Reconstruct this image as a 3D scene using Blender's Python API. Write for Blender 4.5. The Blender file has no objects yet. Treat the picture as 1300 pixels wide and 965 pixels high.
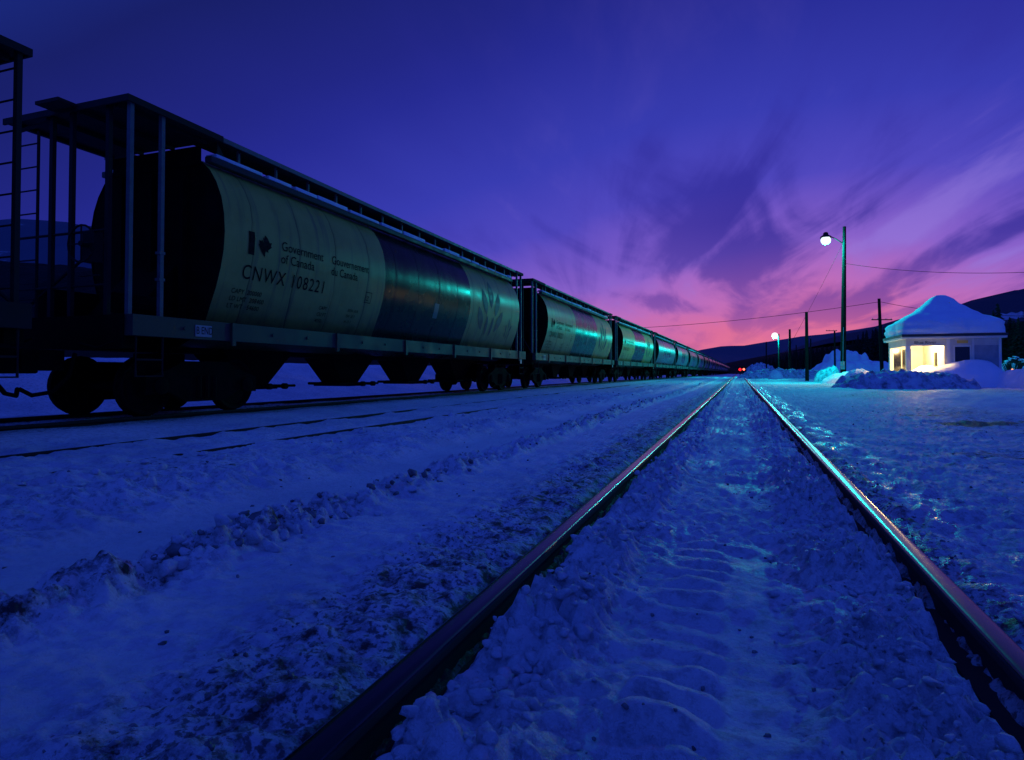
import bpy, bmesh, math, random
import numpy as np
from mathutils import Vector, Matrix, noise as mnoise

R = math.radians
random.seed(7); rng = np.random.default_rng(11)
scene = bpy.context.scene
col = scene.collection

# ------------------------------------------------------------------ camera
H0 = 0.755
PSI = R(19.8); CP, SP = math.cos(PSI), math.sin(PSI)
F = 800.0
cam_d = bpy.data.cameras.new('camera'); cam = bpy.data.objects.new('camera', cam_d); col.objects.link(cam)
cam_d.sensor_width = 36; cam_d.lens = F/1300*36; cam_d.clip_start = .05; cam_d.clip_end = 20000
cam.location = (0, 0, H0); cam.rotation_euler = (R(91.2), 0, PSI)
cam_d.shift_y = -26.3/1300
scene.camera = cam
scene.render.resolution_x = 1024; scene.render.resolution_y = 760

# ------------------------------------------------------------------ exposure
vs = scene.view_settings
vs.view_transform = 'Standard'; vs.look = 'None'; vs.gamma = 1; vs.use_curve_mapping = False; vs.exposure = 0

def lin(c):
    return tuple(((v/255)/12.92 if v/255 <= .04045 else ((v/255+.055)/1.055)**2.4) for v in c)

# ------------------------------------------------------------------ world: dusk sky
w = bpy.data.worlds.new('World'); scene.world = w; w.use_nodes = True
nt = w.node_tree; nt.nodes.clear(); L = nt.links
def N(t, **kw):
    n = nt.nodes.new(t)
    for k, v in kw.items(): setattr(n, k, v)
    return n
def M(op, a, b=None, c=None, clamp=False):
    n = N('ShaderNodeMath', operation=op, use_clamp=clamp)
    for i, v in enumerate((a, b, c)):
        if v is None: continue
        if isinstance(v, (int, float)): n.inputs[i].default_value = v
        else: L.new(v, n.inputs[i])
    return n.outputs[0]
tc = N('ShaderNodeTexCoord'); sep = N('ShaderNodeSeparateXYZ'); L.new(tc.outputs['Generated'], sep.inputs[0])
dx, dy, dz = sep.outputs
# fan-shaped cirrus: noise on a cloud plane, stretched along the valley
den = M('ADD', M('MAXIMUM', dz, 0.0), 0.10)
px = M('DIVIDE', dx, den); py = M('DIVIDE', dy, den)
def cloud(sx, sy, sc, dist, det, ox=0.0, rough=.55, skew=0.0):
    cx = M('ADD', M('MULTIPLY', px, sx), M('MULTIPLY', py, skew)); cy = M('MULTIPLY', py, sy)
    cb = N('ShaderNodeCombineXYZ'); L.new(cx, cb.inputs[0]); L.new(cy, cb.inputs[1]); cb.inputs[2].default_value = ox
    n = N('ShaderNodeTexNoise'); L.new(cb.outputs[0], n.inputs['Vector'])
    n.inputs['Scale'].default_value = sc; n.inputs['Detail'].default_value = det
    n.inputs['Roughness'].default_value = rough; n.inputs['Distortion'].default_value = dist
    return n.outputs['Fac']
def ramp(fac, stops, interp='LINEAR'):
    r = N('ShaderNodeValToRGB'); r.color_ramp.interpolation = interp
    cr = r.color_ramp
    while len(cr.elements) < len(stops): cr.elements.new(.5)
    for e, (p, c) in zip(cr.elements, stops):
        e.position = p; e.color = (*c, 1) if len(c) == 3 else c
    L.new(fac, r.inputs[0]); return r.outputs[0]
az = M('SUBTRACT', 1.0, M('ADD', M('MULTIPLY', dy, math.cos(R(5))), M('MULTIPLY', dx, math.sin(R(5)))))
rim = M('ADD', M('MULTIPLY', az, 1.05), M('MULTIPLY', M('MAXIMUM', dz, 0.0), 1.15))
rim = M('DIVIDE', rim, 2.4)
warp = cloud(.9, .28, .8, .4, 3, 3.1)
rim2 = M('ADD', rim, M('MULTIPLY', M('SUBTRACT', warp, .5), .07))
sky_c = ramp(rim2, [(0.0, lin((240,124,140))), (.028, lin((220,110,156))), (.056, lin((186,108,188))), (.09, lin((138,98,202))),
                    (.145, lin((80,72,190))), (.20, lin((56,60,177))), (.29, lin((38,43,147))), (.33, lin((33,38,132))), (.42, lin((24,31,104))), (.52, lin((27,48,140))), (.8, lin((34,66,194)))])  # unseen sky overhead and behind is brightened to light the snow bluer
c1 = cloud(1.5, .30, 1.25, .7, 7, 8.3, .55, .28)
c2 = cloud(3.6, .9, .9, .5, 5, 2.7, .55, -.35)
streak0 = M('ADD', M('MULTIPLY', c1, .68), M('MULTIPLY', c2, .32))
phi = M('ARCTAN2', dx, dy); el = M('ARCSINE', dz)
def gauss(p0, e0, sp, se, rot, amp):
    p_ = M('SUBTRACT', phi, R(p0)); e_ = M('SUBTRACT', el, R(e0)); c, s_ = math.cos(R(rot)), math.sin(R(rot))
    a_ = M('DIVIDE', M('ADD', M('MULTIPLY', p_, c), M('MULTIPLY', e_, s_)), R(sp))
    b_ = M('DIVIDE', M('SUBTRACT', M('MULTIPLY', e_, c), M('MULTIPLY', p_, s_)), R(se))
    return M('MULTIPLY', M('EXPONENT', M('MULTIPLY', M('ADD', M('POWER', M('ABSOLUTE', a_), 2.0), M('POWER', M('ABSOLUTE', b_), 2.0)), -1.0)), amp)
streak = streak0
for g_ in ((-5, 14, 8, 5.5, -8, .15), (12.5, 7.9, 9, 1.9, 26, .20), (-6, 6.0, 3.6, .8, -14, .17), (1.6, 4.4, 3.2, .7, 10, .12), (-3.5, 7.6, 4.5, 1.0, 0, -.12),
           (13, 11.2, 9, 1.7, 34, -.16), (18, 8.3, 5, .7, 24, -.14), (2, 6.2, 4, 1.2, 10, -.08), (-24, 20, 10, 9, 0, -.02)):
    streak = M('ADD', streak, gauss(*g_))
dark = ramp(streak, [(.47, (0, 0, 0)), (.64, (1, 1, 1))], 'EASE')
light = ramp(streak, [(.32, (1, 1, 1)), (.47, (0, 0, 0))], 'EASE')
# clouds fade away from the afterglow
near = ramp(rim, [(.01, (.1, .1, .1)), (.05, (.7, .7, .7)), (.12, (1, 1, 1)), (.22, (.75, .75, .75)), (.42, (.12, .12, .12)), (.6, (0, 0, 0))])
right = M('ADD', M('MULTIPLY', dx, 1.6), 1.0, clamp=True)
def mix(a, b, f, mode='MIX'):
    n = N('ShaderNodeMix', data_type='RGBA', blend_type=mode)
    if isinstance(f, (int, float)): n.inputs[0].default_value = f
    else: L.new(f, n.inputs[0])
    for s, v in ((6, a), (7, b)):
        if isinstance(v, tuple): n.inputs[s].default_value = (*v, 1)
        else: L.new(v, n.inputs[s])
    return n.outputs[2]
dk = M('MULTIPLY', M('MULTIPLY', dark, near), M('MULTIPLY', right, .85))
lt = M('MULTIPLY', M('MULTIPLY', light, ramp(rim, [(.02, (.1, .1, .1)), (.07, (1, 1, 1)), (.15, (.9, .9, .9)), (.24, (.12, .12, .12))])), M('MULTIPLY', right, .75))
cl_d = mix(sky_c, mix(lin((46,42,150)), lin((88,60,156)), ramp(rim, [(.0,(1,1,1)),(.09,(0,0,0))])), dk)
cl_l = mix(cl_d, lin((150,124,222)), M('MULTIPLY', lt, .65))
# below the horizon
below = M('LESS_THAN', dz, -0.02)
final = mix(cl_l, lin((20, 26, 80)), below)
bg = N('ShaderNodeBackground'); L.new(final, bg.inputs[0]); bg.inputs[1].default_value = 1.0
# faint physical twilight sky added
skyt = N('ShaderNodeTexSky'); skyt.sky_type = 'NISHITA'; skyt.sun_disc = False
skyt.sun_elevation = R(-4); skyt.sun_rotation = R(0)
bg2 = N('ShaderNodeBackground'); L.new(skyt.outputs[0], bg2.inputs[0]); bg2.inputs[1].default_value = .004
add = N('ShaderNodeAddShader'); L.new(bg.outputs[0], add.inputs[0]); L.new(bg2.outputs[0], add.inputs[1])
out = N('ShaderNodeOutputWorld'); L.new(add.outputs[0], out.inputs[0])

# ------------------------------------------------------------------ afterglow "sun" (already set: only the glow over the hills)
sd = bpy.data.lights.new('sun', 'SUN'); sd.energy = .02; sd.angle = R(30); sd.color = (1, .55, .6)
so = bpy.data.objects.new('sun', sd); col.objects.link(so); so.rotation_euler = (R(86), 0, R(180))

# ================================================================== helpers
def at(x, Z, y=None):
    """photo pixel column x at camera depth Z -> world x, y (and height of pixel row y)"""
    X = (x-650)/F*Z
    wx, wy = X*CP - Z*SP, X*SP + Z*CP
    if y is None: return wx, wy
    return wx, wy, H0 + (473-y)/F*Z

def material(name, color, rough=.6, metal=0, spec=.5, build=None, emis=None, estr=1):
    m = bpy.data.materials.new(name); m.use_nodes = True
    t = m.node_tree; p = t.nodes['Principled BSDF']
    p.inputs['Base Color'].default_value = (*color, 1); p.inputs['Roughness'].default_value = rough
    p.inputs['Metallic'].default_value = metal; p.inputs['Specular IOR Level'].default_value = spec
    if emis: p.inputs['Emission Color'].default_value = (*emis, 1); p.inputs['Emission Strength'].default_value = estr
    if build: build(t, p)
    return m

def nz(t, scale, detail=4, coord='Object', rough=.5, stretch=(1, 1, 1)):
    tcn = t.nodes.new('ShaderNodeTexCoord'); mp = t.nodes.new('ShaderNodeMapping'); mp.inputs['Scale'].default_value = stretch
    n = t.nodes.new('ShaderNodeTexNoise'); n.inputs['Scale'].default_value = scale; n.inputs['Detail'].default_value = detail
    n.inputs['Roughness'].default_value = rough
    t.links.new(tcn.outputs[coord], mp.inputs[0]); t.links.new(mp.outputs[0], n.inputs['Vector']); return n.outputs['Fac']
def rmp(t, fac, stops):
    r = t.nodes.new('ShaderNodeValToRGB'); cr = r.color_ramp
    while len(cr.elements) < len(stops): cr.elements.new(.5)
    for e, (p, c) in zip(cr.elements, stops):
        if isinstance(c, (int, float)): c = (c, c, c)
        e.position = p; e.color = (*c, 1)
    t.links.new(fac, r.inputs[0]); return r.outputs[0]
def mxc(t, a, b, f, mode='MIX'):
    n = t.nodes.new('ShaderNodeMix'); n.data_type = 'RGBA'; n.blend_type = mode
    if isinstance(f, (int, float)): n.inputs[0].default_value = f
    else: t.links.new(f, n.inputs[0])
    for s, v in ((6, a), (7, b)):
        if isinstance(v, tuple): n.inputs[s].default_value = (*v, 1)
        else: t.links.new(v, n.inputs[s])
    return n.outputs[2]
def mth(t, op, a, b, clamp=False):
    n = t.nodes.new('ShaderNodeMath'); n.operation = op; n.use_clamp = clamp
    for i, v in enumerate((a, b)):
        if isinstance(v, (int, float)): n.inputs[i].default_value = v
        else: t.links.new(v, n.inputs[i])
    return n.outputs[0]
def bump(t, p, h, strength=.5, dist=.02, prev=None):
    b = t.nodes.new('ShaderNodeBump'); b.inputs['Strength'].default_value = strength; b.inputs['Distance'].default_value = dist
    t.links.new(h, b.inputs['Height'])
    if prev is not None: t.links.new(prev, b.inputs['Normal'])
    t.links.new(b.outputs[0], p.inputs['Normal']); return b.outputs[0]

def grime(c1, c2, scale=3, rough=(.45, .75), bmp=.15, bd=.01, stretch=(1, 1, 1)):
    def f(t, p):
        n = nz(t, scale, 6, stretch=stretch)
        t.links.new(rmp(t, n, [(.3, c1), (.7, c2)]), p.inputs['Base Color'])
        t.links.new(rmp(t, n, [(.3, rough[0]), (.7, rough[1])]), p.inputs['Roughness'])
        bump(t, p, nz(t, scale*8, 3), bmp, bd)
    return f

# ---- snow
SNOW = (.80, .84, .90)
def snow_build(t, p):
    at_d = t.nodes.new('ShaderNodeAttribute'); at_d.attribute_name = 'dirt'
    at_i = t.nodes.new('ShaderNodeAttribute'); at_i.attribute_name = 'ice'
    n1 = nz(t, 9, 9, rough=.68); n2 = nz(t, 1.1, 5); n3 = nz(t, 42, 5, rough=.6)
    # dirt where noise falls under a threshold set by the attribute
    thr = mth(t, 'ADD', mth(t, 'MULTIPLY', at_d.outputs['Fac'], .36), mth(t, 'MULTIPLY', n2, .14))
    d = mth(t, 'SUBTRACT', thr, mth(t, 'SUBTRACT', n1, .17))
    dm = mth(t, 'MULTIPLY', d, 9, True)
    d3 = mth(t, 'MULTIPLY', mth(t, 'SUBTRACT', mth(t, 'ADD', mth(t, 'MULTIPLY', at_d.outputs['Fac'], .34), .24), n3), 12, True)
    dm2 = mth(t, 'MAXIMUM', dm, mth(t, 'MULTIPLY', d3, .8))
    sn = rmp(t, n2, [(.35, (.60, .66, .76)), (.6, SNOW)])
    n5 = nz(t, 17, 8, rough=.75)
    sn = mxc(t, sn, (.30, .33, .40), mth(t, 'MULTIPLY', rmp(t, n5, [(.38, .95), (.52, 0)]), mth(t, 'ADD', .25, mth(t, 'MULTIPLY', at_d.outputs['Fac'], 2.2), True)))
    t.links.new(mxc(t, sn, (.055, .05, .05), dm2), p.inputs['Base Color'])
    rg = mth(t, 'SUBTRACT', .62, mth(t, 'MULTIPLY', at_i.outputs['Fac'], .40))
    t.links.new(rg, p.inputs['Roughness'])
    b1 = bump(t, p, nz(t, 24, 8, rough=.72), .9, .04)
    bs = t.nodes.new('ShaderNodeBump'); t.links.new(nz(t, 85, 3, rough=.6), bs.inputs['Height'])
    t.links.new(b1, bs.inputs['Normal']); bs.inputs['Distance'].default_value = .012
    t.links.new(mth(t, 'ADD', .25, mth(t, 'MULTIPLY', at_i.outputs['Fac'], .6)), bs.inputs['Strength'])
    t.links.new(bs.outputs[0], p.inputs['Normal'])
m_ground = material('packed_snow', SNOW, .6, spec=.4, build=snow_build)
def drift(t, p):
    n = nz(t, 1.3, 6)
    t.links.new(rmp(t, n, [(.3, (.70, .75, .84)), (.65, SNOW)]), p.inputs['Base Color'])
    bump(t, p, nz(t, 6, 8, rough=.65), .5, .08)
m_snow = material('snow', SNOW, .7, spec=.3, build=drift)
def drift_rough(t, p):
    n = nz(t, 2.2, 8, rough=.7)
    t.links.new(rmp(t, n, [(.36, (.16, .17, .22)), (.52, (.6, .65, .75)), (.7, SNOW)]), p.inputs['Base Color'])
    bump(t, p, nz(t, 5, 9, rough=.7), .9, .18)
m_snow_rough = material('dirty_snow', SNOW, .7, spec=.3, build=drift_rough)
m_clod = material('dirty_clod', (.08, .08, .09), .8, build=grime((.03, .03, .035), (.22, .24, .28), 20))
m_black = material('grimy_shaded_black_steel', (.006, .006, .007), .75, spec=.04, build=grime((.003, .003, .0035), (.010, .009, .009), 4, (.75, .95)))
m_wheel = material('wheel_steel', (.01, .009, .009), .7, metal=0, spec=.05, build=grime((.005, .0045, .0045), (.014, .012, .011), 9, (.7, .9)))
m_post = material('worn_grey_paint_lit', (.20, .20, .19), .5, build=grime((.09, .09, .085), (.16, .16, .15), 8))
m_rust_shade = material('dark_frame_paint_and_shade', (.03, .027, .027), .7, spec=.3, build=grime((.007, .006, .006), (.02, .018, .017), 6, (.7, .9)))

def rail_build(t, p):
    # polished head, rusty sides: the top of the rail is really bright steel
    ge = t.nodes.new('ShaderNodeTexCoord'); s = t.nodes.new('ShaderNodeSeparateXYZ'); t.links.new(ge.outputs['Object'], s.inputs[0])
    top = mth(t, 'MULTIPLY', mth(t, 'SUBTRACT', s.outputs[2], -.020), 90, True)
    n = nz(t, 3, 5, stretch=(8, .25, 8)); n2 = nz(t, 26, 4, stretch=(3, .5, 3))
    t.links.new(mxc(t, (.02, .015, .014), rmp(t, n, [(.3, (.016, .034, .042)), (.7, (.035, .07, .085))]), top), p.inputs['Base Color'])
    t.links.new(top, p.inputs['Metallic'])
    t.links.new(mth(t, 'SUBTRACT', mth(t, 'ADD', .78, mth(t, 'MULTIPLY', n2, .10)), mth(t, 'MULTIPLY', top, .61)), p.inputs['Roughness'])
    bump(t, p, n2, .06, .003)
m_rail = material('rail_steel', (.3, .3, .3), .3, build=rail_build)

def box(bm, x0, x1, y0, y1, z0, z1, bev=0):
    vs_ = [bm.verts.new((x, y, z)) for z in (z0, z1) for y in (y0, y1) for x in (x0, x1)]
    fs = [(0, 2, 3, 1), (4, 5, 7, 6), (0, 1, 5, 4), (2, 6, 7, 3), (0, 4, 6, 2), (1, 3, 7, 5)]
    ff = [bm.faces.new([vs_[i] for i in f]) for f in fs]
    if bev: bmesh.ops.bevel(bm, geom=list({e for f in ff for e in f.edges}), offset=bev, segments=2, affect='EDGES', profile=.5)
def tube(bm, pts, r, seg=8, cap=True):
    pts = [Vector(p) for p in pts]; rs = r if isinstance(r, (list, tuple)) else [r]*len(pts)
    rings = []
    for i, p in enumerate(pts):
        d = (pts[min(i+1, len(pts)-1)] - pts[max(i-1, 0)]).normalized()
        a = Vector((0, 0, 1)) if abs(d.z) < .9 else Vector((1, 0, 0))
        u = d.cross(a).normalized(); v = d.cross(u)
        rings.append([bm.verts.new(p + (u*math.cos(k*2*math.pi/seg) + v*math.sin(k*2*math.pi/seg))*rs[i]) for k in range(seg)])
    for a, b in zip(rings, rings[1:]):
        for k in range(seg): bm.faces.new((a[k], a[(k+1) % seg], b[(k+1) % seg], b[k]))
    if cap:
        bm.faces.new(rings[0][::-1]); bm.faces.new(rings[-1])
def prism(bm, prof, axis, a0, a1):
    """profile (p,q) extruded along axis: 'x': (y,z), 'y': (x,z), 'z': (x,y)"""
    def P(p, q, a): return {'x': (a, p, q), 'y': (p, a, q), 'z': (p, q, a)}[axis]
    A = [bm.verts.new(P(p, q, a0)) for p, q in prof]; B = [bm.verts.new(P(p, q, a1)) for p, q in prof]
    n = len(prof)
    for i in range(n): bm.faces.new((A[i], A[(i+1) % n], B[(i+1) % n], B[i]))
    bm.faces.new(A[::-1]); bm.faces.new(B)
def obj(name, bm, mat, parent=None, smooth=False, mats=None):
    bmesh.ops.recalc_face_normals(bm, faces=bm.faces)
    me = bpy.data.meshes.new(name); bm.to_mesh(me); bm.free()
    o = bpy.data.objects.new(name, me); col.objects.link(o); me.materials.append(mat)
    if smooth:
        for p_ in me.polygons: p_.use_smooth = True
        if smooth != 'all':
            me.set_sharp_from_angle(angle=R(40))
    if parent: o.parent = parent
    return o
def tag(o, label=None, cat=None, group=None, kind=None):
    for k, v in (('label', label), ('category', cat), ('group', group), ('kind', kind)):
        if v: o[k] = v
    return o
def thing(name, loc, rz=0, **kw):
    o = bpy.data.objects.new(name, None); col.objects.link(o); o.location = loc; o.rotation_euler = (0, 0, rz)
    o.empty_display_size = .2
    return tag(o, **kw)
def copy_tree(o, parent=None):
    c = o.copy(); col.objects.link(c); c.parent = parent
    for ch in o.children: copy_tree(ch, c)
    return c
B = bmesh.new

# numpy value noise
_perm = rng.random((256, 256))
def vn(x, y):
    xi = np.floor(x).astype(int); yi = np.floor(y).astype(int); fx = x-xi; fy = y-yi
    fx = fx*fx*(3-2*fx); fy = fy*fy*(3-2*fy)
    g = lambda i, j: _perm[i & 255, j & 255]
    return (g(xi, yi)*(1-fx)+g(xi+1, yi)*fx)*(1-fy)+(g(xi, yi+1)*(1-fx)+g(xi+1, yi+1)*fx)*fy
def fbm(x, y, o=4, g=.5):
    s = 0; a = 1; tt = 0
    for k in range(o):
        s = s + a*(vn(x*2**k+17*k, y*2**k+31*k)-.5); tt += a; a *= g
    return s/tt*2
def lumps(x, y, s):
    """broken clods: warped cell noise"""
    X = x/s+.30*fbm(x/s*2.2+7, y/s*2.2, 3, .6); Y = y/s+.30*fbm(x/s*2.2, y/s*2.2+19, 3, .6); xi = np.floor(X).astype(int); yi = np.floor(Y).astype(int); best = np.zeros_like(X)
    for i in (-1, 0, 1):
        for j in (-1, 0, 1):
            cx = xi+i; cy = yi+j
            px_ = cx+.15+.7*_perm[cx & 255, cy & 255]; py_ = cy+.15+.7*_perm[(cx+77) & 255, (cy+13) & 255]
            rr = .28+.42*_perm[(cx+31) & 255, (cy+91) & 255]
            d2 = ((X-px_)**2+(Y-py_)**2)/(rr*rr)
            best = np.maximum(best, np.clip(1-d2, 0, 1)**.8*rr)
    return best
sm = lambda a, b, x: (lambda q: q*q*(3-2*q))(np.clip((x-a)/(b-a), 0, 1))
band = lambda x, a, b, s: sm(a-s, a+s, x)*(1-sm(b-s, b+s, x))

# train and track alignment
_ty = np.array([-60, 10, 42, 60, 78, 97, 140, 200, 300, 480, 700]); _tx = np.array([-9.48, -9.48, -9.44, -9.05, -8.8, -8.6, -8.15, -7.7, -7.2, -6.8, -6.8])
_yy = np.arange(-60, 700, 1.0); _xx = np.interp(_yy, _ty, _tx); _k = np.ones(17)/17
_xs = np.convolve(np.pad(_xx, 8, 'edge'), _k, 'valid')
train_x = lambda y: np.interp(y, _yy, _xs)
TRZ = .08     # the train's rails lie a little higher

# ================================================================== ground
def ground_z(x, y):
    ax = x+.06
    tx = train_x(y)
    z = -.105 + .035*fbm(x/5, y/9, 3) + .02*fbm(x/.9, y/1.6, 3)
    smooth = band(x, -.28, .1, .03)*.6*band(y, 1.2, 3.1, .25) + band(x, -3.35, -2.5, .12)*.92 + band(x, -2.15, -1.62, .18)*.6
    smooth = np.clip(smooth, 0, .95)
    fine = .048*fbm(x/.13, y/.16, 4, .66) + .035*lumps(x, y, .075)*sm(.45, .75, vn(x/.5, y/.7)) + .018*fbm(x/.4, y/.5, 3)
    z += fine*(1-smooth)
    # between the rails
    inn = band(x, -.72, .60, .04)
    z += inn*(.045 + .014*fbm(x/.3, y/.3, 3))
    side = (band(x, -.72, -.42, .07)+band(x, .22, .585, .07))
    z += side*(.02*fbm(x/.045, y/.05, 3, .6) + .10*lumps(x, y, .06)*sm(.2, .6, vn(x/.3+9, y/.5)) + .12*lumps(x+3, y+5, .10)*sm(.42, .75, vn(x/.6+3, y/.4+8)) + .02*sm(.2,.8,vn(x/.5,y/.9)))
    # tyre track cleats
    tr = band(x+.03*fbm(y/.2, x*0, 3), -.28, -.05, .02)*band(y, 1.2, 3.1, .25)*(.35+.9*sm(.25,.6,vn(x/.25+5,y/.3)))
    ph = (y + 1.1*(x+.18)**2*1.4)/.148
    cleat = np.clip(1.5*np.sin(ph*2*np.pi + 1.2*fbm(x/.2, y/.25, 3))+.1, -.8, .9)
    z += tr*(.030*cleat*(.7+.6*fbm(x/.2, y/.3, 2)) + .003)
    # groove left by wheel flanges and swept strips next to the rails
    jag = .03*fbm(y/.12, x*0+3.3, 3)
    gr = band(x, .575+jag, .66, .02) + band(x, -.785, -.745+jag*.4, .012)
    z -= gr*.09
    out = band(x, -1.02, -.84, .05) + band(x, .72, .86, .05)
    z -= out*.035
    # berms on the left
    wob = .07*fbm(y/2.2, x*0, 3)
    bl = band(x-wob, -2.48, -2.16, .10)
    z += bl*(.015 + .11*lumps(x, y, .14)*sm(.25, .6, vn(x/.5+40, y/1.3)) + .10*lumps(x+4, y+2, .08)+.05*fbm(x/.2,y/.25,4)+.02)
    z += band(x-wob, -3.9, -3.5, .25)*(.05+.12*lumps(x, y, .13)*vn(x, y/2)+.05*fbm(x/.3,y/.4,4))
    z -= band(x, -3.3, -2.55, .15)*.045
    # wide rough snow towards the siding
    z += band(x, -5.1, -3.7, .4)*(.03+.05*fbm(x/.6, y/1.2, 4)+.07*lumps(x, y, .2)*sm(.5, .8, vn(x/1.1, y/1.7)))
    z += band(x, -7.5, -5.0, .4)*(.035+.02*fbm(x/1.2, y/2.5, 3)) - band(x, -6.9, -6.7, .12)*.035
    # the train's own bed
    bed = band(x-tx, -2.2, 2.0, .5)
    z = z*(1-bed) + bed*(TRZ-.07+.02*fbm(x/.5, y/.8, 3)+.05*lumps(x, y, .22)*sm(.5, .8, vn(x*.7, y*.7)))
    z += sm(3.6, 8.5, -(x-tx))*(1.25+.12*fbm(x/3, y/5, 3)) + sm(12, 60, -(x-tx))*.8
    # the yard on the right: a ploughed drive, ruts and low ridges
    yr = sm(2.5, 5, x)
    z += yr*(.05*fbm(x/.5,y/1.2,4)*vn(x/3,y/5)+.06*fbm((x-.35*y)/1.0, y/7, 4) + .05*fbm(x/3, y/4, 3))
    z += sm(200, 900, y)*4*0
    return z
def axis(dense0, dense1, step, far0, far1, growth, cap):
    a = list(np.arange(dense0, dense1, step)); s = step
    while a[-1] < far1: s = min(s*growth, cap*max(1, abs(a[-1])/60)); a.append(a[-1]+s)
    b = [dense0]; s = step
    while b[-1] > far0: s = min(s*growth, cap*max(1, abs(b[-1])/60)); b.append(b[-1]-s)
    return np.array(sorted(set(b[1:] + a)))
gx = axis(-2.7, 1.35, .018, -4000, 4000, 1.022, .32)
gy = axis(.9, 3.2, .018, -60, 5200, 1.017, .45)
# keep the flange grooves sharp: the fixed step already resolves them
X, Y = np.meshgrid(gx, gy)
Zg = ground_z(X, Y)
nx_, ny_ = len(gx), len(gy)
me = bpy.data.meshes.new('snowy_ground')
me.vertices.add(nx_*ny_); me.vertices.foreach_set('co', np.stack([X, Y, Zg], -1).astype(np.float32).ravel())
ii = np.arange((ny_-1)*(nx_-1)); r_ = ii//(nx_-1); c_ = ii % (nx_-1); v0 = r_*nx_+c_
quads = np.stack([v0, v0+1, v0+nx_+1, v0+nx_], -1).ravel()
me.loops.add(len(quads)); me.loops.foreach_set('vertex_index', quads)
me.polygons.add(len(ii)); me.polygons.foreach_set('loop_start', np.arange(0, len(quads), 4)); me.polygons.foreach_set('loop_total', np.full(len(ii), 4))
me.update(); me.validate()
me.polygons.foreach_set('use_smooth', np.ones(len(ii), bool))
dirt = (.20 + .55*band(X, -1.5, -.86, .22) + .75*band(X, -.98, -.74, .05) + .45*band(X, .60, .98, .06) + .16*band(X, .2, .62, .1)
        + .42*band(X, -2.5, -2.2, .1)*sm(.3, .55, vn(X/.5+40, Y/1.3)) + .10*band(X, -.7, .5, .2) + .16*band(X, 1.0, 2.4, .4)
        + .25*band(X, -5.0, -3.6, .5)*sm(.5, .7, vn(X/.8, Y/1.5)) + .5*band(X-train_x(Y), -1.3, 1.3, .3)
        + .75*band(X, 3.0, 7.5, .6)*band(Y, 11, 15.5, .8)*sm(.38, .6, vn((X+Y*.1)/1.6, (Y-.3*X)/.5)) + .4*band(X, 1.8, 6, .6)*band(Y, 5, 8.5, .8)*sm(.5, .7, vn(X/1.6, (Y-.3*X)/.4))
        + .34*sm(1.5, 4, X)*sm(.35, .7, vn((X-.35*Y)/1.3, Y/7)) + .12*sm(1.2,2.5,X))
dirt -= .20*band(X, -3.35, -2.5, .12) + .18*band(X, -2.15, -1.65, .15) + .1*band(X, -.37, .12, .05) + .08*band(X, -7.5, -5, .4)
ice = band(X, .8, 1.3, .18)*sm(.40, .7, vn(X/.12, Y/.3)) + .55*band(X, -.5, .5, .2)*sm(.55, .75, vn(X/.3, Y/.6)) + .15*sm(2.5, 4, X)*vn(X, Y/4)
ice = np.clip(ice, 0, 1)
for nm, arr in (('dirt', dirt), ('ice', ice)):
    a_ = me.attributes.new(nm, 'FLOAT', 'POINT'); a_.data.foreach_set('value', arr.astype(np.float32).ravel())
me.materials.append(m_ground)
print('GRID', nx_, ny_)
go = bpy.data.objects.new('snowy_ground', me); col.objects.link(go); tag(go, kind='structure')
gz = lambda x, y: float(ground_z(np.array([float(x)]), np.array([float(y)]))[0])

# loose chunks
ico = bmesh.new(); bmesh.ops.create_icosphere(ico, subdivisions=2, radius=1); ico_v = np.array([v.co[:] for v in ico.verts]); ico_f = np.array([[v.index for v in f.verts] for f in ico.faces]); ico.free()
def chunks(name, pts, mat, label, cat, seed=0):
    r2 = np.random.default_rng(seed); V = []; Fc = []; off = 0
    for (x, y, s) in pts:
        ph = r2.random(3)*6; d = ico_v.copy()
        k = 1+.30*np.sin(d[:, 0]*3.1+ph[0])*np.sin(d[:, 1]*2.7+ph[1])+.22*np.sin(d[:, 2]*4.3+ph[2]+d[:, 0]*2.2)+.07*r2.standard_normal(len(d))
        for _ in range(7):
            nv_ = r2.standard_normal(3); nv_ /= np.linalg.norm(nv_); lim = .55+.3*r2.random(); dd = (d*k[:, None])@nv_
            d = d - np.clip(dd-lim, 0, None)[:, None]*nv_/k[:, None]
        sc = s*(.7+.6*r2.random(3)); sc[2] *= .75
        a = r2.random()*6.28; q = d*k[:, None]*sc
        q = np.stack([q[:, 0]*np.cos(a)-q[:, 1]*np.sin(a), q[:, 0]*np.sin(a)+q[:, 1]*np.cos(a), q[:, 2]], -1)
        V.append(q+np.array([x, y, gz(x, y)+s*.15])); Fc.append(ico_f+off); off += len(d)
    V = np.concatenate(V); Fc = np.concatenate(Fc)
    m_ = bpy.data.meshes.new(name); m_.from_pydata(V.tolist(), [], Fc.tolist()); m_.polygons.foreach_set('use_smooth', np.ones(len(Fc), bool))
    m_.materials.append(mat); o = bpy.data.objects.new(name, m_); col.objects.link(o); tag(o, label, cat, kind='stuff')
def expo(n, lo, hi):                         # distances, denser near the camera
    return lo*(hi/lo)**rng.random(n)
pts = []
for y in expo(320, 1.0, 9): pts.append((rng.uniform(.24, .55), y, rng.uniform(.006, .022)))
for y in expo(340, 1.1, 10): pts.append((rng.uniform(-.70, -.44), y, rng.uniform(.008, .028)))
for y in expo(14, 1.25, 3): pts.append((rng.uniform(-.66, -.5), y, rng.uniform(.02, .03)))
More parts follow.
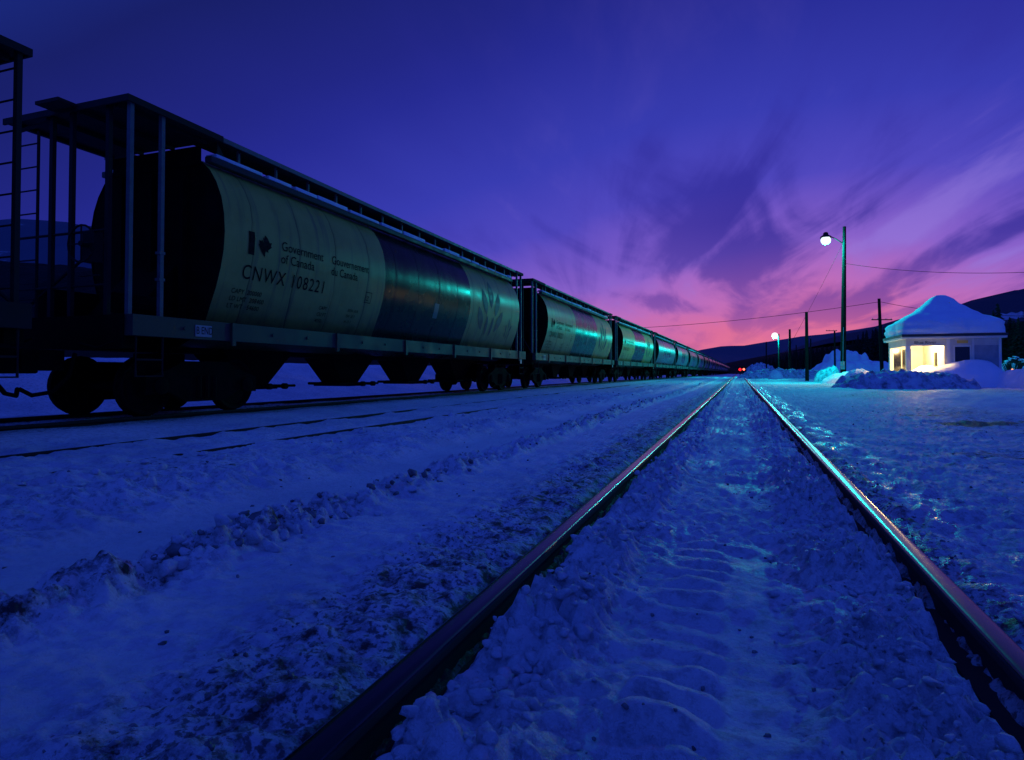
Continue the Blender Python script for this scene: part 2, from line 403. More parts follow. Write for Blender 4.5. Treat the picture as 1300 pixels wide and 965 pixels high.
for y in expo(620, 1.1, 14): pts.append((rng.choice([rng.uniform(-.72, -.3), rng.uniform(.1, .58)]), y, .004*(5.5**rng.random())))
for y in expo(420, 2.0, 22): pts.append((-2.33+.10*rng.standard_normal(), y, .006*(8**rng.random())))
for y in expo(420, 1.5, 18): pts.append((rng.uniform(.9, 4.2), y, rng.uniform(.006, .018)))
for y in expo(200, 3, 25): pts.append((rng.uniform(-5.1, -3.5), y, rng.uniform(.015, .05)))
chunks('snow_chunks', pts, m_ground, 'loose lumps of snow lying beside the rails and on the ploughed ridges', 'snow lumps', 1)
pts = []
for y in expo(110, 2.0, 20): pts.append((rng.uniform(-2.46, -2.18)+.02*math.sin(y*3), y, rng.uniform(.008, .032)))
for (x, y, s) in ((-2.37, 2.62, .065), (-2.32, 2.9, .03), (-2.36, 2.15, .05), (-2.28, 3.6, .035), (-2.3, 4.2, .04), (-2.3, 4.38, .03), (-4.1, 3.4, .05), (-4.2, 4.4, .04)): pts.append((x, y, s))
for y in expo(420, .9, 9): pts.append((rng.uniform(-1.5, -.86), y, rng.uniform(.003, .011)))
for y in expo(260, .9, 7): pts.append((rng.uniform(.74, 1.0), y, rng.uniform(.003, .011)))
for y in expo(200, 1.2, 14): pts.append((rng.uniform(-.7, .58), y, rng.uniform(.003, .010)))
for y in expo(120, 1.5, 14): pts.append((rng.uniform(-5, -1.6), y, rng.uniform(.004, .014)))
for y in expo(140, 1.5, 16): pts.append((rng.uniform(1, 4), y, rng.uniform(.004, .013)))
chunks('frozen_clods', pts, m_clod, 'dark frozen dirt clods and gravel scattered over the snow', 'gravel', 2)

# ================================================================== tracks
def rail_mesh(fx, y0, y1, z, clamp_bits=None):
    prof = [(-.037, -.038), (-.037, -.012), (-.0345, -.0055), (-.028, -.0018), (-.014, -.0004), (0, 0), (.014, -.0004), (.028, -.0018), (.0345, -.0055), (.037, -.012), (.037, -.038),
            (.009, -.05), (.009, -.13), (.07, -.15), (.07, -.165), (-.07, -.165), (-.07, -.15), (-.009, -.13), (-.009, -.05)]
    bm = B(); ys = [y0]
    while ys[-1] < y1: ys.append(min(y1, ys[-1]+max(1.0, abs(ys[-1])*.05)))
    rings = [[bm.verts.new((fx(y)+p, y, z+q)) for p, q in prof] for y in ys]
    n = len(prof)
    for a, b in zip(rings, rings[1:]):
        for i in range(n): bm.faces.new((a[i], a[(i+1) % n], b[(i+1) % n], b[i]))
    bm.faces.new(rings[0]); bm.faces.new(rings[-1][::-1])
    return bm
t = thing('railway_track', (0, 0, 0), label='main track with two shining rails running straight to the horizon', cat='railway track', group='railway tracks')
for x in (-.814, .694): obj('rail', rail_mesh(lambda y, x=x: x, -3, 520, 0), m_rail, t, True)
t = thing('railway_track', (0, 0, -.062), label='snowed-in siding with only thin lines of rail showing, between main track and train', cat='railway track', group='railway tracks')
for dx_ in (-.75, .75): obj('rail', rail_mesh(lambda y, d=dx_: -6.05+d+min(0, 0), -6, 160, 0), m_rust_shade, t, True)
t = thing('railway_track', (0, 0, TRZ), label='far left track that carries the grain train', cat='railway track', group='railway tracks')
for dx_ in (-.754, .754): obj('rail', rail_mesh(lambda y, d=dx_: float(train_x(y))+d, -30, 520, 0), m_rust_shade, t, True)

# ================================================================== hopper cars
SEC = [(0.0, 1.10), (.60, 1.12), (.95, 1.28), (1.14, 1.5), (1.26, 1.8), (1.38, 2.1), (1.47, 2.4), (1.53, 2.7), (1.55, 3.0), (1.53, 3.3), (1.47, 3.58), (1.36, 3.84), (1.22, 4.05), (1.05, 4.20), (.85, 4.30), (.5, 4.37), (0.0, 4.39)]
_s = [0.0]
for a, b in zip(SEC, SEC[1:]): _s.append(_s[-1]+math.hypot(b[0]-a[0], b[1]-a[1]))
S_at_z = lambda z: float(np.interp(z, [q[1] for q in SEC], _s))
def on_body(sarc, off=.008):
    x = float(np.interp(sarc, _s, [q[0] for q in SEC])); z = float(np.interp(sarc, _s, [q[1] for q in SEC]))
    e = .02; x2 = float(np.interp(sarc+e, _s, [q[0] for q in SEC])); z2 = float(np.interp(sarc+e, _s, [q[1] for q in SEC]))
    nx, nz_ = (z2-z), -(x2-x); l = math.hypot(nx, nz_) or 1
    return x+nx/l*off, z+nz_/l*off
LEN = 17.3; BY0, BY1 = 1.62, 16.35

def body_build(c_light, c_dark, y_a, y_b, seams=True):
    def f(t, p):
        ge = t.nodes.new('ShaderNodeTexCoord'); s = t.nodes.new('ShaderNodeSeparateXYZ'); t.links.new(ge.outputs['Object'], s.inputs[0])
        y = s.outputs[1]; z = s.outputs[2]
        inb = mth(t, 'MULTIPLY', mth(t, 'GREATER_THAN', y, y_a), mth(t, 'LESS_THAN', y, y_b))
        n = nz(t, 1.6, 7, rough=.6); st = nz(t, 1.0, 6, stretch=(.5, 7, .35), rough=.65); st2 = nz(t, 2.2, 4, stretch=(.2, 6, .12))
        la = mxc(t, rmp(t, n, [(.25, tuple(v*.72 for v in c_light)), (.7, c_light)]), (.10, .085, .07), rmp(t, st, [(.52, 0), (.78, .75)]))
        da = rmp(t, n, [(.3, tuple(v*.7 for v in c_dark)), (.7, c_dark)])
        base = mxc(t, la, da, inb)
        # weld seams with rust runs: a thin dark line, fading streak
        sm_ = mth(t, 'FRACT', mth(t, 'ADD', mth(t, 'MULTIPLY', y, .83), mth(t, 'MULTIPLY', nz(t, .9, 2), .25)), 0)
        seam = rmp(t, sm_, [(0.0, 1.0), (.012, .9), (.035, .25), (.09, 0)])
        seam2 = mth(t, 'MULTIPLY', seam, rmp(t, st2, [(.3, .25), (.65, 1)]))
        base = mxc(t, base, (.03, .026, .025), mth(t, 'MULTIPLY', seam2, .85))
        # shade of the downturned lowest plates, put into the colour
        low = mth(t, 'MULTIPLY', mth(t, 'SUBTRACT', mth(t, 'ADD', 2.15, mth(t, 'MULTIPLY', mth(t, 'SUBTRACT', n, .5), 1.1)), z), 1.3, True)
        base = mxc(t, base, (.022, .02, .02), mth(t, 'MULTIPLY', low, .9))
        t.links.new(base, p.inputs['Base Color'])
        rg = rmp(t, n, [(.3, .28), (.7, .40)])
        t.links.new(mth(t, 'SUBTRACT', rg, mth(t, 'MULTIPLY', inb, .08)), p.inputs['Roughness'])
        b = bump(t, p, nz(t, .7, 2, stretch=(1, 1.8, .5)), .25, .05)
        b2 = t.nodes.new('ShaderNodeBump'); b2.inputs['Strength'].default_value = .4; b2.inputs['Distance'].default_value = .012; b2.invert = True
        t.links.new(seam, b2.inputs['Height']); t.links.new(b, b2.inputs['Normal']); t.links.new(b2.outputs[0], p.inputs['Normal'])
    return f
m_body_a = material('cream_and_brown_paint', (.4, .38, .2), .4, spec=.13, build=body_build((.46, .45, .10), (.014, .022, .010), 6.62, 11.7))
m_body_b = material('weathered_brown_paint', (.1, .08, .08), .4, build=body_build((.17, .12, .12), (.14, .09, .10), 5.6, 11.5))
m_body_c = material('weathered_grey_paint', (.2, .2, .2), .4, build=body_build((.25, .24, .19), (.11, .10, .10), 6.6, 11.2))
m_letter = material('black_lettering', (.006, .006, .006), .8, spec=.08, build=grime((.003, .003, .003), (.03, .028, .02), 14, (.8, .9)))
m_wheat = material('brown_emblem_paint', (.09, .075, .05), .5, build=grime((.07, .06, .04), (.13, .11, .07), 6))
m_plate = material('white_stencil_plate', (.30, .30, .30), .5)
m_trim = material('cream_trim_paint', (.3, .28, .16), .45, build=grime((.025, .024, .016), (.065, .062, .036), 3, (.5, .75)))

def loft(bm, sec, y0, y1, n=1, both=True):
    full = [(x, z) for x, z in sec] + [(-x, z) for x, z in reversed(sec) if x > 0]
    rings = []
    for i in range(n+1):
        y = y0+(y1-y0)*i/n
        rings.append([bm.verts.new((x, y, z)) for x, z in full])
    m = len(full)
    for a, b in zip(rings, rings[1:]):
        for k in range(m): bm.faces.new((a[k], a[(k+1) % m], b[(k+1) % m], b[k]))
    return rings

def text_mesh(s, size, spacing=1.0, cond=1.0):
    cu = bpy.data.curves.new('lettering', 'FONT'); cu.body = s; cu.size = size; cu.space_character = spacing; cu.resolution_u = 3
    o = bpy.data.objects.new('lettering', cu); col.objects.link(o)
    dg = bpy.context.evaluated_depsgraph_get(); m_ = bpy.data.meshes.new_from_object(o.evaluated_get(dg))
    bm = B(); bm.from_mesh(m_); bpy.data.objects.remove(o); bpy.data.meshes.remove(m_)
    for v in bm.verts: v.co.x *= cond
    return bm
def bend_on_side(bm, y0, z0):
    """local text (u right, v up) onto the camera side of the body; u runs along +Y"""
    vmin = min(v.co.y for v in bm.verts); vmax = max(v.co.y for v in bm.verts)
    q = vmin+.05
    while q < vmax:
        bmesh.ops.bisect_plane(bm, geom=bm.verts[:]+bm.edges[:]+bm.faces[:], plane_co=(0, q, 0), plane_no=(0, 1, 0)); q += .06
    s0 = S_at_z(z0)
    for v in bm.verts:
        x, z = on_body(s0+v.co.y); v.co = Vector((x, y0+v.co.x, z))
def join_bms(bms):
    out_ = B()
    for b in bms:
        m_ = bpy.data.meshes.new('tmp'); b.to_mesh(m_); b.free(); out_.from_mesh(m_); bpy.data.meshes.remove(m_)
    return out_
def poly_bm(pts):
    bm = B(); f = bm.faces.new([bm.verts.new((x, y, 0)) for x, y in pts]); bmesh.ops.triangulate(bm, faces=[f]); return bm
LEAF = [(0, -1), (.06, -.42), (.5, -.50), (.42, -.30), (.92, .06), (.78, .14), (.88, .45), (.58, .38), (.50, .52), (.22, .25), (.33, .75), (.17, .66), (0, 1)]
LEAF = LEAF + [(-x, y) for x, y in reversed(LEAF[1:-1])]

def ladder(bm, p0, p1, z0, z1, n, r=.018):
    for p in (p0, p1): tube(bm, [(p[0], p[1], z0), (p[0], p[1], z1)], .024, 6)
    for i in range(n):
        z = z0+(z1-z0)*(i+.5)/n; tube(bm, [(p0[0], p0[1], z), (p1[0], p1[1], z)], r*.7, 5)

def lathe(bm, prof, c, axis='x', seg=28):
    rings = []
    for a, r in prof:
        ring = []
        for k in range(seg):
            th = k*2*math.pi/seg; ring.append(bm.verts.new((c[0]+a, c[1]+r*math.cos(th), c[2]+r*math.sin(th))))
        rings.append(ring)
    for a, b in zip(rings, rings[1:]):
        for k in range(seg): bm.faces.new((a[k], a[(k+1) % seg], b[(k+1) % seg], b[k]))
    bm.faces.new(rings[0][::-1]); bm.faces.new(rings[-1])

def make_truck(parent, cy):
    bm = B(); box(bm, -1.0, 1.0, cy-.18, cy+.18, .42, .78, .03); box(bm, -.25, .25, cy-.3, cy+.3, .78, 1.0)
    tr = obj('truck', bm, m_black, parent)
    for s in (-1, 1):
        bm = B(); x0 = s*1.0
        prof = [(-1.15, .33), (-1.15, .60), (-.75, .72), (-.45, .86), (.45, .86), (.75, .72), (1.15, .60), (1.15, .33), (.72, .36), (.40, .20), (-.40, .20), (-.72, .36)]
        prism(bm, [(cy+a, b) for a, b in prof], 'x', x0-.06, x0+.06)
        for wy in (-.9, .9): lathe(bm, [(0, .13), (.10, .13), (.13, .07)] if s > 0 else [(-.13, .07), (-.10, .13), (0, .13)], (x0, cy+wy, .46))
        for q in (-.16, 0, .16): tube(bm, [(x0+s*.04, cy+q, .26), (x0+s*.04, cy+q, .62)], .06, 8)
        obj('side_frame', bm, m_black, tr, True)
    for wy in (-.9, .9):
        bm = B(); tube(bm, [(-.8, cy+wy, .46), (.8, cy+wy, .46)], .08, 10); obj('axle', bm, m_black, tr, True)
        for s in (-1, 1):
            bm = B(); pr = [(.675, .485), (.705, .485), (.712, .462), (.80, .455), (.815, .44), (.80, .39), (.76, .36), (.765, .17), (.80, .15), (.80, .09)]
            pr = pr if s > 0 else [(-a, r) for a, r in reversed(pr)]
            lathe(bm, pr, (0, cy+wy, .46)); obj('wheel', bm, m_wheel, tr, True)
    return tr

def make_car(mat, lettered):
    root = thing('hopper_car', (0, 0, 0))
    bm = B(); loft(bm, SEC, BY0, BY1, 30); body = obj('body', bm, mat, root, True)
    for y, s in ((BY0, -1), (BY1, 1)):      # dished end bulkheads with a stiffener, their unlit shade put into the black
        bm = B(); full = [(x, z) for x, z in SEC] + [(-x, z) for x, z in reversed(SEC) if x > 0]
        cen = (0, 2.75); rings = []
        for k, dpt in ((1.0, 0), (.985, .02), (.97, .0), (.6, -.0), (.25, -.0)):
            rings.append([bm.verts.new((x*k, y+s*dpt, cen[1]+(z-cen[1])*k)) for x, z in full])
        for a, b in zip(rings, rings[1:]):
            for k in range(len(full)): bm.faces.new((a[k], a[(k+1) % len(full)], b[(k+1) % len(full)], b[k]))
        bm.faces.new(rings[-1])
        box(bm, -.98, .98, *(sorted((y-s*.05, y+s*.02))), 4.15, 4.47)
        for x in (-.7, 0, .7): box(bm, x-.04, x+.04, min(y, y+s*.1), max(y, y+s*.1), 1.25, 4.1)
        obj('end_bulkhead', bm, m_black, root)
    # roof side plates, side sills
    for s in (-1, 1):
        bm = B(); box(bm, *(sorted((s*1.12, s*1.27))), BY0-.02, BY1+.02, 4.17, 4.28, .02); obj('roof_rail', bm, m_trim, root, True)
        bm = B(); box(bm, *(sorted((s*1.33, s*1.49))), .02, LEN-.02, 1.20, 1.50)
        for k in range(17):
            lathe(bm, [(0, .03), (.02, .025)] if s > 0 else [(-.02, .025), (0, .03)], (s*1.49, .9+k*.97, 1.35), seg=8)
            if k % 3 == 1: box(bm, *(sorted((s*1.49, s*1.53))), .86+k*.97, .94+k*.97, 1.12, 1.50)
        obj('side_sill', bm, m_trim, root, True)
        bm = B(); y = BY0+.1                       # packed snow lying along the eave
        while y < BY1-.3:
            l = random.uniform(.55, 1.3); l = min(l, BY1-.1-y); h = random.uniform(.05, .10)
            box(bm, *(sorted((s*1.02, s*1.255))), y, y+l, 4.285, 4.285+h, .015); y += l+random.uniform(.03, .16)
        obj('eave_snow', bm, m_snow, root, True)
    # running boards with brackets
    for s in (-1, 1):
        bm = B(); box(bm, *(sorted((s*.72, s*1.33))), 1.72, 16.5, 4.565, 4.59)
        be = B(); box(be, *(sorted((s*1.33, s*1.36))), 1.72, 16.5, 4.545, 4.62)
        for k in range(16):
            y = 2.25+.95*k; y = min(y, 16.2)
            box(be, *(sorted((s*1.20, s*1.24))), y-.022, y+.022, 4.282, 4.565)
            tube(bm, [(s*.8, y, 4.34), (s*1.3, y, 4.56)], .015, 5)
        prism(bm, [(1.75, 4.29), (1.95, 4.29), (1.75, 4.56)], 'x', *(sorted((s*1.20, s*1.24))))
        rb_ = obj('running_board', bm, m_rust_shade, root); obj('board_edge', be, m_post, rb_)  # light on edge and brackets is put into their paler colour
    bm = B()                                      # hatch covers along the roof centre
    for k in range(10): box(bm, -.5, .5, 2.3+k*1.38, 3.4+k*1.38, 4.38, 4.49, .03)
    obj('hatch', bm, m_rust_shade, root)
    # end platforms at roof level
    for y0, y1, s in ((0.02, 1.74, -1), (16.48, 17.28, 1)):
        bm = B(); box(bm, -1.28, 1.36, y0, y1, 4.56, 4.60); box(bm, 1.36, 1.385, y0, y1, 4.53, 4.625)
        box(bm, -1.28, 1.385, *(sorted((y0 if s < 0 else y1, (y0 if s < 0 else y1)+s*.03))), 4.53, 4.625)
        if s < 0: box(bm, -.13, .35, -.28, -.02, 4.57, 4.62)
        for k in range(4):
            x = -1.1+k*.72; box(bm, x-.03, x+.03, y0+.05, y1-.05, 4.50, 4.56)
        obj('roof_platform', bm, m_rust_shade, root)
        ye = .10 if s < 0 else 17.2
        for x, mt in ((1.30, m_post), (.88, m_rust_shade), (.13, m_rust_shade), (-.30, m_rust_shade)):  # near post painted as lit, the others as shaded
            bm = B(); box(bm, x-.035, x+.035, ye-.03, ye+.03, 1.50, 4.56); obj('end_post', bm, mt, root)
        bm = B(); yy = .62 if s < 0 else 16.72
        box(bm, 1.27, 1.335, yy-.03, yy+.03, 1.50, 4.56)
        for z in (2.05, 2.45): box(bm, 1.25, 1.34, yy-.05, yy+.05, z, z+.04)
        obj('end_post', bm, m_post, root)
        bm = B()
        if s < 0: ladder(bm, (-.62, ye), (-1.14, ye), 1.5, 4.38, 8); tube(bm, [(-1.14, ye, 4.36), (-1.10, ye, 4.44), (-.3, ye, 4.50)], .03, 6)
        else: ladder(bm, (1.30, ye), (.85, ye), 1.5, 4.56, 8)
        obj('ladder', bm, m_rust_shade, root)
        bm = B()
        for x0, x1 in ((-1.12, -.3), (1.28, .13)): tube(bm, [(x0, ye, 1.5), (x1, ye+(-s)*.9, 2.9)], .025, 6)
        for z in (1.95, 2.75): tube(bm, [(-1.12, ye, z), (.88, ye, z)], .02, 6)
        for x, z in ((.5, 2.1), (-.9, 1.8)): tube(bm, [(x-.2, ye-s*.02, z), (x+.2, ye-s*.02, z)], .012, 5)
        obj('end_brace', bm, m_rust_shade, root)
        if s < 0:
            bm = B(); P = [(.5+.27*math.cos(k*math.pi/10), ye-.12, 2.55+.27*math.sin(k*math.pi/10)) for k in range(21)]
            tube(bm, P, .016, 6, False)
            for k in range(4): tube(bm, [(.5, ye-.12, 2.55), P[k*5]], .012, 5)
            tube(bm, [(.5, ye-.14, 2.55), (.5, ye+.1, 2.55)], .04, 8); box(bm, .38, .62, ye-.02, ye+.12, 2.3, 2.75)
            obj('brake_wheel', bm, m_rust_shade, root)
        # underframe end: deck, end sill, slope sheet, brake gear
        bm = B(); d0, d1 = (0.02, 2.3) if s < 0 else (15.7, 17.28)
        box(bm, -1.33, 1.33, d0, d1, 1.38, 1.46); e0, e1 = (0, .22) if s < 0 else (17.08, 17.3)
        box(bm, -1.32, 1.32, e0, e1, 1.02, 1.50)
        if s < 0: prism(bm, [(.7, 1.47), (1.62, 1.47), (1.62, 2.5)], 'x', -.5, .5); box(bm, -1.1, -.75, .4, 1.2, 1.46, 2.0); tube(bm, [(.5, .5, 1.75), (.5, 1.3, 1.75)], .16, 12)
        obj('end_deck', bm, m_black, root)
        bm = B(); ym = (0 if s < 0 else LEN)
        box(bm, -.16, .16, *(sorted((ym, ym+s*.38))), .70, 1.0); box(bm, -.12, .2, *(sorted((ym+s*.38, ym+s*.62))), .66, 1.02, .03)
        tube(bm, [(.45, ym+s*.05, .95), (.47, ym+s*.15, .62), (.42, ym+s*.35, .40), (.32, ym+s*.55, .36), (.2, ym+s*.64, .45)], .03, 8)
        tube(bm, [(.5, ym+s*.02, 1.1), (1.0, ym+s*.12, 1.02), (1.3, ym+s*.12, 1.1)], .018, 6)
        obj('coupler', bm, m_black, root)
        bm = B(); ys_ = (.35 if s < 0 else LEN-.35)   # stirrup step
        tube(bm, [(1.42, ys_-.22, 1.2), (1.42, ys_-.22, .62), (1.42, ys_+.22, .62), (1.42, ys_+.22, 1.2)], .018, 6)
        tube(bm, [(1.42, ys_-.22, .86), (1.42, ys_+.22, .86)], .016, 6); obj('step', bm, m_rust_shade, root)
        bm = B()
        for k in range(7):
            x = random.uniform(-1.1, 1.1); yq = random.uniform(d0+.1, d0+.8 if s < 0 else d1-.1)
            box(bm, x-random.uniform(.1, .3), x+.2, yq-.12, yq+.12, 1.462, 1.462+random.uniform(.02, .07), .008)
        obj('deck_snow', bm, m_snow, root, True)
    # centre sill and four hopper bays
    bm = B(); box(bm, -.3, .3, .3, 17.0, 1.02, 1.34); obj('centre_sill', bm, m_black, root)
    for c, hw_ in ((3.75, 1.58), (7.02, 1.58), (10.28, 1.58), (13.55, 1.58)):
        bm = B(); c2 = c; bt = .35
        lv = [(1.28, 1.50, 1.0), (1.24, 1.12, .42), (.42, .32, .30)]
        rr_ = [[bm.verts.new((x*d_, c+y*l_, z_)) for x, y in ((-1, -1), (1, -1), (1, 1), (-1, 1))] for z_, l_, d_ in lv]
        for a, b in zip(rr_, rr_[1:]):
            for k in range(4): bm.faces.new((a[k], a[(k+1) % 4], b[(k+1) % 4], b[k]))
        bm.faces.new(rr_[0]); bm.faces.new(rr_[-1][::-1])
        hp = obj('hopper_bay', bm, m_black, root)
        bm = B(); box(bm, -.5, .5, c2-bt-.04, c2+bt+.04, .34, .43)
        for q in (-.2, .25): tube(bm, [(-.8, c2+q, .40), (.8, c2+q, .40)], .035, 8); lathe(bm, [(0, .06), (.1, .06)], (.75, c2+q, .40), seg=8)
        tube(bm, [(.6, c2-bt-.55, .40), (.6, c2+bt+.45, .40)], .03, 6)
        obj('outlet_gate', bm, m_black, hp)
    make_truck(root, 1.75); make_truck(root, LEN-1.75)
    if lettered:
        bms = []
        def put(s, size, y, z, sp=1.0, cond=1.0):
            b = text_mesh(s, size, sp, cond); bend_on_side(b, y, z); bms.append(b)
        def done(nm):
            obj(nm, join_bms(bms), m_letter, body); bms.clear()
        put('CNWX 108221', .36, 2.08, 2.30, 1.16, .88); done('car_number')
        put('Government', .245, 2.98, 2.93, 1.0, .98); put('of Canada', .245, 2.98, 2.70, 1.0, .98); done('owner_lettering')
        put('Gouvernement', .245, 4.50, 2.93, 1.0, .92); put('du Canada', .245, 4.50, 2.70, 1.0, .92); done('owner_lettering')
        for k, s in enumerate(('CAPY  200000', 'LD LMT  208400', 'LT WT   54600')): put(s, .12, 1.95, 2.04-k*.125, 1.05, .95)
        done('weight_lettering')
        for k, s in enumerate(('CAPY', 'CU FT', '4550')): put(s, .11, 4.35, 1.98-k*.13)
        done('capacity_lettering')
        for k, s in enumerate(('EXW 10 8', 'EW 10 7', 'H 15 1')): put(s, .09, 5.35, 2.02-k*.12)
        done('size_lettering')
        put('Z', .15, 5.93, 2.32)
        for a, b in (((5.86, 2.27), (6.12, 2.285)), ((5.86, 2.50), (6.12, 2.515)), ((5.86, 2.27), (5.875, 2.515)), ((6.105, 2.27), (6.12, 2.515))):
            q = poly_bm([(0, 0), (b[0]-a[0], 0), (b[0]-a[0], b[1]-a[1]), (0, b[1]-a[1])]); bend_on_side(q, a[0], a[1]); bms.append(q)
        done('boxed_symbol')
        q = poly_bm([(0, 0), (.14, 0), (.14, .40), (0, .40)]); bend_on_side(q, 2.16, 2.72); bms.append(q)
        q = poly_bm([(.18*x, .20*y) for x, y in LEAF]); bend_on_side(q, 2.56, 2.92); bms.append(q); done('flag_symbol')
        # grain emblem: pointed kernels over stalks
        bms = []
        def kernel(u, v, a, l=.55, wd=.11):
            P = []
            for k in range(9): tt = k/8; P.append((wd*math.sin(math.pi*tt)**.8, l*tt))
            P += [(-wd*math.sin(math.pi*k/8)**.8, l*k/8) for k in range(7, 0, -1)]
            ca, sa = math.cos(a), math.sin(a); return [(u+x*ca+y*sa, v-x*sa+y*ca) for x, y in P]
        for (u, v, a, l, wd) in ((0, .95, 0, .8, .13), (-.22, .75, -.28, .75, .12), (.22, .75, .28, .75, .12), (-.34, .30, -.40, .7, .12), (.34, .30, .40, .7, .12), (-.10, .15, -.08, .6, .06), (.12, .15, .08, .6, .06)):
            q = poly_bm([(x*1.75, y*1.2) for x, y in kernel(u, v, a, l, wd)]); bend_on_side(q, 13.45, 1.75); bms.append(q)
        for (u, v, a, l, wd) in ((0, .45, 0, .42, .05), (-.14, .30, -.45, .36, .045), (.14, .30, .45, .36, .045), (0, .0, 0, .42, .02), (-.12, .12, -.6, .26, .035), (.12, .12, .6, .26, .035)):
            q = poly_bm(kernel(u, v, a, l, wd)); bend_on_side(q, 15.35, 1.85); bms.append(q)
        obj('grain_emblem', join_bms(bms), m_wheat, body)
        bm = B(); box(bm, 1.49, 1.497, 1.10, 1.42, 1.24, 1.42); pl = obj('stencil_plate', bm, m_plate, root)
        b = text_mesh('B END', .17, 1, .72)
        for v in b.verts: v.co = Vector((1.500, 1.11+v.co.x*.95, 1.28+v.co.y))
        obj('stencil_letters', b, m_letter, pl)
        bm = B(); box(bm, 1.49, 1.497, 16.6, 16.78, 1.02, 1.18); obj('stencil_plate', bm, m_plate, root)
        # placard on the dark band
        bm = poly_bm([(0, 0), (.26, 0), (.26, .42), (0, .42)]); bend_on_side(bm, 9.3, 2.2)
        obj('placard', bm, material('faded_placard', (.12, .11, .12), .5), body)
    return root

ORD = ['', 'first', 'second', 'third', 'fourth', 'fifth', 'sixth', 'seventh', 'eighth', 'ninth', 'tenth', 'eleventh', 'twelfth', 'thirteenth', 'fourteenth', 'fifteenth',
       'sixteenth', 'seventeenth', 'eighteenth', 'nineteenth', 'twentieth', 'twenty-first', 'twenty-second', 'twenty-third', 'twenty-fourth']
proto = make_car(m_body_a, True)
PITCH = 18.6; cars = {}
def with_mat(root, mat):
    for ch in root.children:
        if ch.name.startswith('body'):
            ch.data = ch.data.copy(); ch.data.materials[0] = mat
            for g in list(ch.children): bpy.data.objects.remove(g)
        if ch.name.startswith('stencil_plate') or ch.name.startswith('placard'):
            for g in list(ch.children): bpy.data.objects.remove(g)
    for ch in list(root.children):
        if ch.name.startswith('stencil_plate'): bpy.data.objects.remove(ch)
    return root
pb = with_mat(copy_tree(proto), m_body_b); pc = with_mat(copy_tree(proto), m_body_c)
use = {'a': proto, 'b': pb, 'c': pc}; fresh = {'a': True, 'b': True, 'c': True}
kinds = 'aaaabcbcacbacbbcabcbacbcb'
cz = copy_tree(proto)
for ch in cz.children:
    if ch.data and ch.data.materials[0] in (m_trim, m_post):
        ch.data = ch.data.copy(); ch.data.materials[0] = m_rust_shade  # shade on this car put into a darker colour for trim and posts
use['z'] = cz; fresh['z'] = False
for i in range(0, 24):
    k = kinds[i] if i else 'z'; y0 = 6.48 + (i-1)*PITCH
    if fresh[k] and i > 0: o = use[k]; fresh[k] = False
    elif k == 'z': o = cz
    else: o = copy_tree(use[k])
    ya, yb = y0+1.75, y0+LEN-1.75; xa, xb = float(train_x(ya)), float(train_x(yb))
    o.rotation_euler.z = -math.atan2(xb-xa, yb-ya)
    d = Vector((xb-xa, yb-ya, 0)).normalized()
    o.location = Vector((xa, ya, TRZ)) - d*1.75
    if i == 0: lb = 'dark end of a hopper car cut off by the left edge, with its ladder'
    elif i == 1: lb = 'nearest full hopper car, cream with a dark middle band and CNWX 108221 lettering'
    elif i == 2: lb = 'cream and dark banded hopper car coupled just behind the nearest one'
    elif i == 3: lb = 'green-lit banded hopper car, third along the grain train'
    else:
        desc = {'a': 'cream', 'b': 'dull brown', 'c': 'greyish'}[k]
        lb = f'{desc} hopper car receding down the line, {ORD[i]} along the grain train'
    tag(o, lb, 'hopper car', 'hopper cars of the grain train')

# ================================================================== station shelter
m_wall = material('white_clapboard', (.62, .60, .52), .6, build=lambda t, p: (t.links.new(rmp(t, nz(t, 2, 5), [(.3, (.50, .49, .43)), (.7, (.64, .62, .55))]), p.inputs['Base Color']),
        bump(t, p, mth(t, 'FRACT', mth(t, 'MULTIPLY', (lambda s: (t.links.new(t.nodes.new('ShaderNodeTexCoord').outputs['Object'], s.inputs[0]), s.outputs[2])[1])(t.nodes.new('ShaderNodeSeparateXYZ')), 8), 0), .4, .015)))
m_trimw = material('white_trim', (.70, .68, .60), .5)
m_sid = material('grey_siding', (.30, .32, .33), .6, build=grime((.25, .27, .28), (.34, .36, .37), 3))
m_glass = material('dark_glass', (.01, .012, .014), .12, spec=.6)
m_ylw = material('yellow_notice', (.75, .5, .08), .6)
m_dark = material('roof_shadow_shingle', (.04, .04, .045), .8, build=grime((.03, .03, .032), (.06, .055, .05), 6))
m_bulb = material('warm_bulb', (1, .8, .5), .4, emis=(1, .66, .28), estr=8)
SX, SY, W_, D_ = 9.5, 43.8, 4.75, 4.7
gz0 = .05
st = thing('station_shelter', (SX, SY, gz0), label='small white railway station with lit corner porch and thick snow on its roof', cat='station')
def sb(name, boxes, mat, parent=None, bev=0):
    bm = B()
    for b in boxes: box(bm, *b, bev)
    return obj(name, bm, mat, parent or st)
EH = 2.72; PX = 1.95   # eave height, porch width
sb('wall', [(PX+.12, W_, 0, .12, 0, EH), ], m_wall)
sb('wall', [(W_-.12, W_, .122, D_-.122, 0, EH)], m_wall)
sb('wall', [(PX, W_, D_-.12, D_, 0, EH)], m_wall)
sb('porch_wall', [(PX, PX+.118, 0, 1.3, 0, EH), (PX, PX+.118, 2.25, D_-.122, 0, EH), (PX, PX+.118, 1.3, 2.25, 2.15, EH)], m_wall)
dr = sb('door', [(PX+.03, PX+.08, 1.3, 2.25, .05, 2.15)], material('cream_door', (.5, .45, .35), .5))
sb('door_panel', [(PX+.015, PX+.03, 1.42, 2.13, .2, .95), ], m_trimw, dr); sb('door_glass', [(PX+.012, PX+.03, 1.45, 2.1, 1.1, 1.95)], m_glass, dr)
